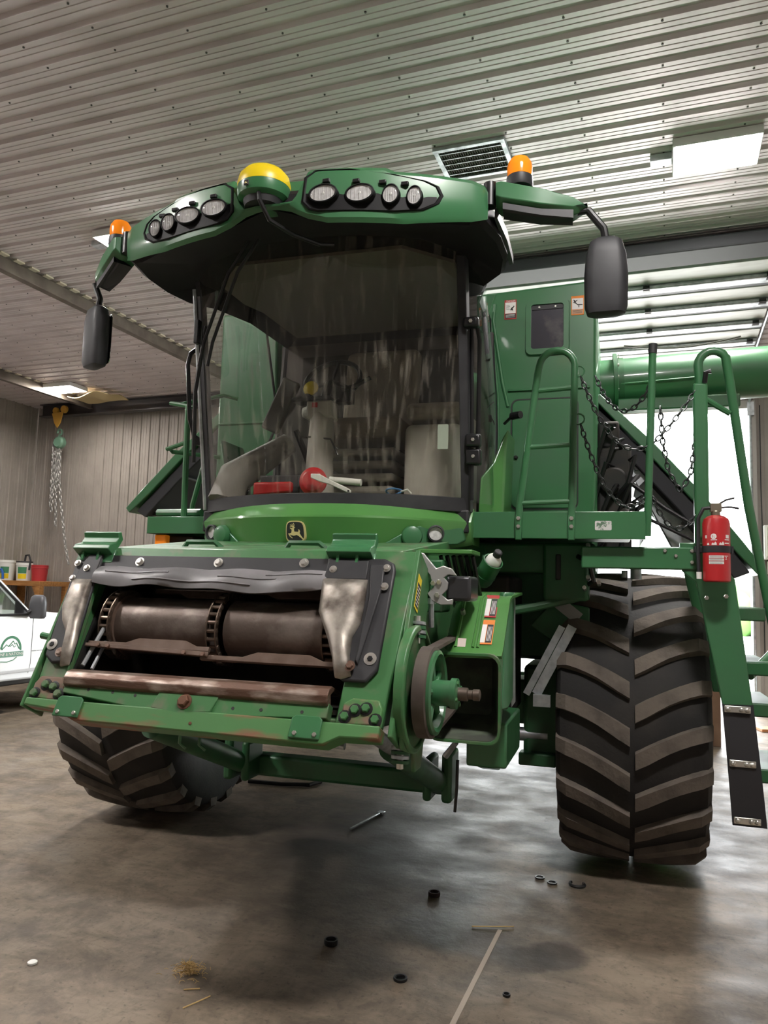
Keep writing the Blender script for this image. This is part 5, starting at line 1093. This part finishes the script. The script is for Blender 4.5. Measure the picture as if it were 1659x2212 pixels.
# workbench and tubs in the far left corner
BX, BY = -12.35, 12.35
wbn = empty('workbench', (BX, BY, 0)); tag(wbn, 'pine timber workbench in the far left corner', 'workbench')
g = G(); g.b2(-.70, .62, -.42, .42, 1.56, 1.66); g.obj('top', WOODM, wbn, 0, .008)
for x in (-.64, .56):
    for y in (-.36, .36): g = G(); g.b2(x-.06, x+.06, y-.06, y+.06, 0, 1.56); g.obj('leg', WOODM, wbn, 0, .006)
g = G(); g.b2(-.62, .54, -.38, .38, .50, .54); g.obj('shelf', WOODM, wbn, 0, .006)
g = G(); g.prism([(.50, 1.56), (.38, 1.56), (.50, 1.35)], lambda u, v, w: (u, w, v), -.38, -.34); g.obj('corner_gusset', WOODM, wbn, 0)
def bucket(x, y, m, lab, r=.15, h=.36, lid=None, band=None, dy=0):
    o = empty('bucket', (BX+x, BY+y, 1.66)); tag(o, lab, 'bucket', 'tubs on the workbench')
    g = G(); g.lathe([(r*.88, 0), (r, h*.86), (r*1.06, h*.87), (r*1.06, h*.92), (r*1.02, h*.93), (r*1.02, h)], (0, 0, 0), (0, 0, 1), 28); g.obj('tub', m, o)
    if lid: g = G(); g.lathe([(r*1.05, h), (r*1.05, h+.025), (r*.9, h+.03)], (0, 0, 0), (0, 0, 1), 28); g.obj('lid', lid, o)
    if band:
        for m2, v0, v1 in band:
            f_ = lambda u, v: (r*(.885+.13*v/h)*math.sin(u), -r*(.885+.13*v/h)*math.cos(u), v)
            g = G(); g.grid(lambda a, b: f_(lerp(-.1, 1.1, a), lerp(v0, v1, b)), 8, 1, (.002, -.002, 0)); g.obj('label', m2, o, 0)
    return o
b1 = bucket(-.08, -.15, WHITE, 'white bucket with green and yellow label and a black hand pump', .155, .37, BLACK, ((YEL, .04, .14), (INKG, .15, .28)))
g = G(); g.tube([(.0, 0, .40), (.02, 0, .52), (.10, 0, .53), (.17, -.02, .42), (.18, -.05, .22)], .02, 8); g.obj('pump_hose', BLACK, b1)
bucket(-.56, -.14, WHITE, 'white bucket cut by the left edge of the picture', .155, .42, None, ((YEL, .04, .14), (INKG, .15, .28)))
bucket(.30, -.12, mat('red_can', (.42, .025, .03), .4), 'red round can at the right end of the tubs', .16, .30, mat('red_can', (.42, .025, .03)))
bucket(-.48, .265, mat('yellow_tub', (.75, .55, .03), .45), 'yellow tub behind the black battery box', .14, .38, YEL)
bb_ = empty('battery_box', (BX-.325, BY+.06, 1.66)); tag(bb_, 'black box standing in front of the yellow tub', 'box', 'tubs on the workbench')
g = G(); g.b2(-.06, .06, -.08, .08, 0, .22); g.obj('case', BLACK, bb_, 0, .01); g = G(); g.b2(-.05, .05, -.07, .07, .221, .25); g.obj('lid', BLACK, bb_, 0, .01)
g = G(); g.tube([(-.10, 0, .0), (-.06, 0, .18), (.04, 0, .20), (.08, 0, .12), (.09, 0, 0)], .025, 8); jh = g.obj('blue_jug', mat('blue_plastic', (.03, .12, .42), .4), None); jh.location = (BX-.50, BY-.365, 1.685); tag(jh, 'blue curved plastic jug at the left edge of the workbench', 'jug')

# chain hoist on the beam
ho = empty('chain_hoist', (-12.12, 12.46, 5.12)); tag(ho, 'chain hoist with yellow trolley hanging from the dark beam', 'hoist')
HY = mat('hoist_yellow', (.62, .34, .05), .5)
g = G(); g.cyl((-.10, .05, .17), (-.10, .11, .17), .07, 16); g.obj('trolley_wheel', HY, ho); g = G(); g.cyl((.12, .05, .19), (.12, .11, .19), .08, 16); g.obj('trolley_wheel', HY, ho)
g = G(); g.prism([(-.14, .10), (.16, .12), (.10, -.12), (.02, -.22), (-.06, -.12)], lambda u, v, w: (u, w, v), .0, .03); g.obj('trolley_plate', HY, ho, 35, .01)
HG = mat('hoist_green', (.14, .27, .19), .5)
g = G(); g.tube(arc((.02, .10, -.30), .06, 200, -100, 10, (1, 0, 0), (0, 0, 1)), .022, 8); g.obj('hook', HG, ho)
g = G(); g.lathe([(.10, -.08), (.13, -.04), (.13, .04), (.10, .08)], (.04, .10, -.52), (0, 1, 0), 22); g.obj('hoist_body', HG, ho)
def hchain(pts, r=.022, link=.09):
    P = [Vector(p) for p in pts]; g = G(); seg = [(P[i+1]-P[i]).length for i in range(len(P)-1)]
    for i, L in enumerate(seg):
        n = max(1, int(L/(link*.8))); t = (P[i+1]-P[i]).normalized()
        for k in range(n):
            c = P[i].lerp(P[i+1], (k+.5)/n); q = t.cross(Vector((0, 1, 0) if k % 2 else (1, .2, 0))).normalized()
            g.tube([c+t*(link/2*math.cos(2*PI*j/8))+q*(link*.28*math.sin(2*PI*j/8)) for j in range(8)], r*.7, 4, True)
    return g.obj('hand_chain', mat('hoist_chain', (.27, .26, .25), .5, .5), ho)
hchain([(-.12, .10, -.50), (-.11, .1, -1.2), (-.10, .1, -1.9)]); hchain([(-.03, .10, -.60), (-.04, .1, -1.4), (-.06, .1, -2.0)]); hchain([(.06, .10, -.62), (.09, .1, -1.3), (.20, .1, -1.9), (.38, .1, -2.7), (.50, .1, -3.1)]); hchain([(.02, .10, -.62), (.03, .1, -1.6), (.08, .1, -2.3)])
fo = G(); fo.grid(lambda u, v: (lerp(-.40, .6, u), lerp(-.25, .35, v), -.04-.05*math.sin(u*7)*math.cos(v*5)+.02*u), 14, 6, (0, 0, .012)); fo = fo.obj('trolley_bracket_sheet', mat('tan_foam', (.50, .40, .22), .9), None); fo.location = (-10.75, 11.95, 5.36); tag(fo, 'tan foam insulation sheet hanging loose below the far ceiling light', 'foam')

# right-hand side by the doorway
br = empty('steel_drum', (1.78, 12.35, 0)); tag(br, 'grey steel drum standing against the wall right of the doorway', 'drum')
g = G(); g.lathe([(.28, 0), (.29, .02), (.285, .28), (.295, .30), (.285, .32), (.285, .58), (.295, .60), (.285, .62), (.29, .86), (.28, .88), (.27, .86)], (0, 0, 0), (0, 0, 1), 32); g.obj('shell', mat('drum_paint', (.55, .57, .55), .5, 0, (.42, .36, .25), 6), br)
g = G(); g.lathe([(.10, .86), (.11, .98), (.08, 1.0)], (.02, 0, 0), (0, 0, 1), 20); g.obj('tin', RED, br)
pk = G(); pk.box((1.42, 11.35, .02), (.7, .25, .035), Matrix.Rotation(.3, 3, 'Z')); tag(pk.obj('timber_plank', mat('orange_plank', (.55, .24, .10), .6), None, 0, .004), 'orange-brown timber plank lying on the floor by the doorway', 'plank')
wbx = empty('white_panel_box', (1.62, 12.86, 2.30)); tag(wbx, 'white wall box right of the doorway', 'wall box')
g = G(); g.b2(-.25, .25, -.10, .05, .0, .52); g.obj('case', WHITE, wbx, 0, .01); g = G(); g.b2(-.22, .22, -.115, -.101, .03, .49); g.obj('door', mat('cream_panel', (.70, .70, .62), .5), wbx, 0, .006); g = G(); g.b2(-.20, .22, -.08, .05, -.22, -.02); g.obj('lower_cover', WHITE, wbx, 0, .008)
bd_ = G(); bd_.b2(.18, .56, 9.78, 9.86, 0, 1.16); bdo = bd_.obj('brown_panel', WOODB, None, 0, .006); tag(bdo, 'brown wooden panel standing upright behind the near tyre', 'panel')
g = G(); g.b2(.44, .54, 9.86, 10.2, 0, .04); g.obj('foot', WOODB, bdo, 0); g = G(); g.b2(.20, .30, 9.86, 10.2, 0, .04); g.obj('foot', WOODB, bdo, 0)

# ------------------------------------------------------------------ litter on the floor
hay = G()
for k in range(230):
    a = random.uniform(0, 2*PI); r = abs(random.gauss(0, .035)); z = random.uniform(.004, .05)*(1-min(1, r/.08)); p = Vector((r*math.cos(a)*1.3, r*math.sin(a), z+.003)); d = Vector((random.gauss(0, 1), random.gauss(0, 1), random.gauss(0, .35))).normalized()*random.uniform(.012, .035)
    q = p+d; q.z = max(.003, q.z); hay.tube([p, (p+q)/2+Vector((0, 0, .004)), q], .0013, 3)
hay = tag(hay.obj('straw_clump', STRAW, None, 0), 'small clump of dry straw on the concrete near the front', 'straw'); hay.location = (-1.98, 3.02, 0); hay['kind'] = 'stuff'
def straw(pts, lab, nm='straw_stem'): g = G(); g.tube(pts, .003, 5); o = g.obj(nm, STRAW, None); tag(o, lab, 'straw', 'loose straw stems')
straw([(-.95, 3.992, .004), (-.85, 4.03, .006), (-.752, 4.079, .004)], 'long yellow straw stem lying across the floor joint')
straw([(-1.84, 2.78, .004), (-1.80, 2.84, .012), (-1.79, 2.90, .004)], 'short straw stem just right of the straw clump')
straw([(-1.92, 2.90, .004), (-1.86, 2.93, .006)], 'tiny straw stem at the foot of the straw clump')
def ringbit(x, y, r, lab, nm='rubber_bung', m=BLACKM, h=.018, full=True, rz=0):
    g = G()
    if full: g.lathe([(r*.6, .004), (r*.95, 0), (r, h*.5), (r*.95, h), (r*.72, h), (r*.66, h*.4)], (0, 0, 0), (0, 0, 1), 22)
    else: g.tube(arc((0, 0, .010), r, 150, 400, 14, (1, 0, 0), (0, 1, 0)), .009, 6)
    o = g.obj(nm, m, None); o.location = (x, y, .001); o.rotation_euler.z = rz; tag(o, lab, 'rubber bit', 'black bits on the floor')
ringbit(-1.527, 3.53, .034, 'small black round cap on the floor near the middle', h=.024)
ringbit(-1.112, 3.347, .032, 'small dark cap left of the floor joint at the bottom', h=.012)
ringbit(-.513, 4.784, .042, 'open black rubber ring in front of the near tyre', 'rubber_ring', full=False)
ringbit(-.735, 4.815, .030, 'flat black rubber chip, left one in front of the near tyre', h=.008)
ringbit(-.655, 4.762, .030, 'flat black rubber chip, right one in front of the near tyre', h=.008)
ringbit(-1.24, 4.297, .034, 'reddish-black clod on the floor beneath the feeder', 'dirt_clod', mat('dark_clod', (.035, .02, .018), .9), .022)
ringbit(-.655, 3.40, .017, 'tiny black cap right of the floor joint', h=.010)
g = G(); g.lathe([(.020, 0), (.021, .008), (.015, .012)], (0, 0, 0), (0, 0, 1), 18); o = g.obj('white_disc', WHITE, None); o.location = (-2.661, 2.824, .001); tag(o, 'white plastic disc on the floor at lower left', 'disc')
g = G(); g.tube([(-3.5, 6.36, .02), (-3.15, 6.40, .02), (-2.9, 6.36, .02), (-2.84, 6.22, .02), (-2.88, 6.08, .02), (-3.1, 6.0, .02), (-3.4, 5.96, .02)], .018, 8); tag(g.obj('black_hose', BLACK, None), 'black hose loop lying on the floor under the machine', 'hose')
g = G(); g.box((0, 0, .012), (.02, .50, .012)); g.box((.0, .22, .012), (.05, .06, .014)); o = g.obj('steel_bar', GALV, None, 35, .004); o.location = (-2.08, 5.40, 0); o.rotation_euler.z = -.12; tag(o, 'thin steel bar lying on the floor beneath the machine', 'bar')
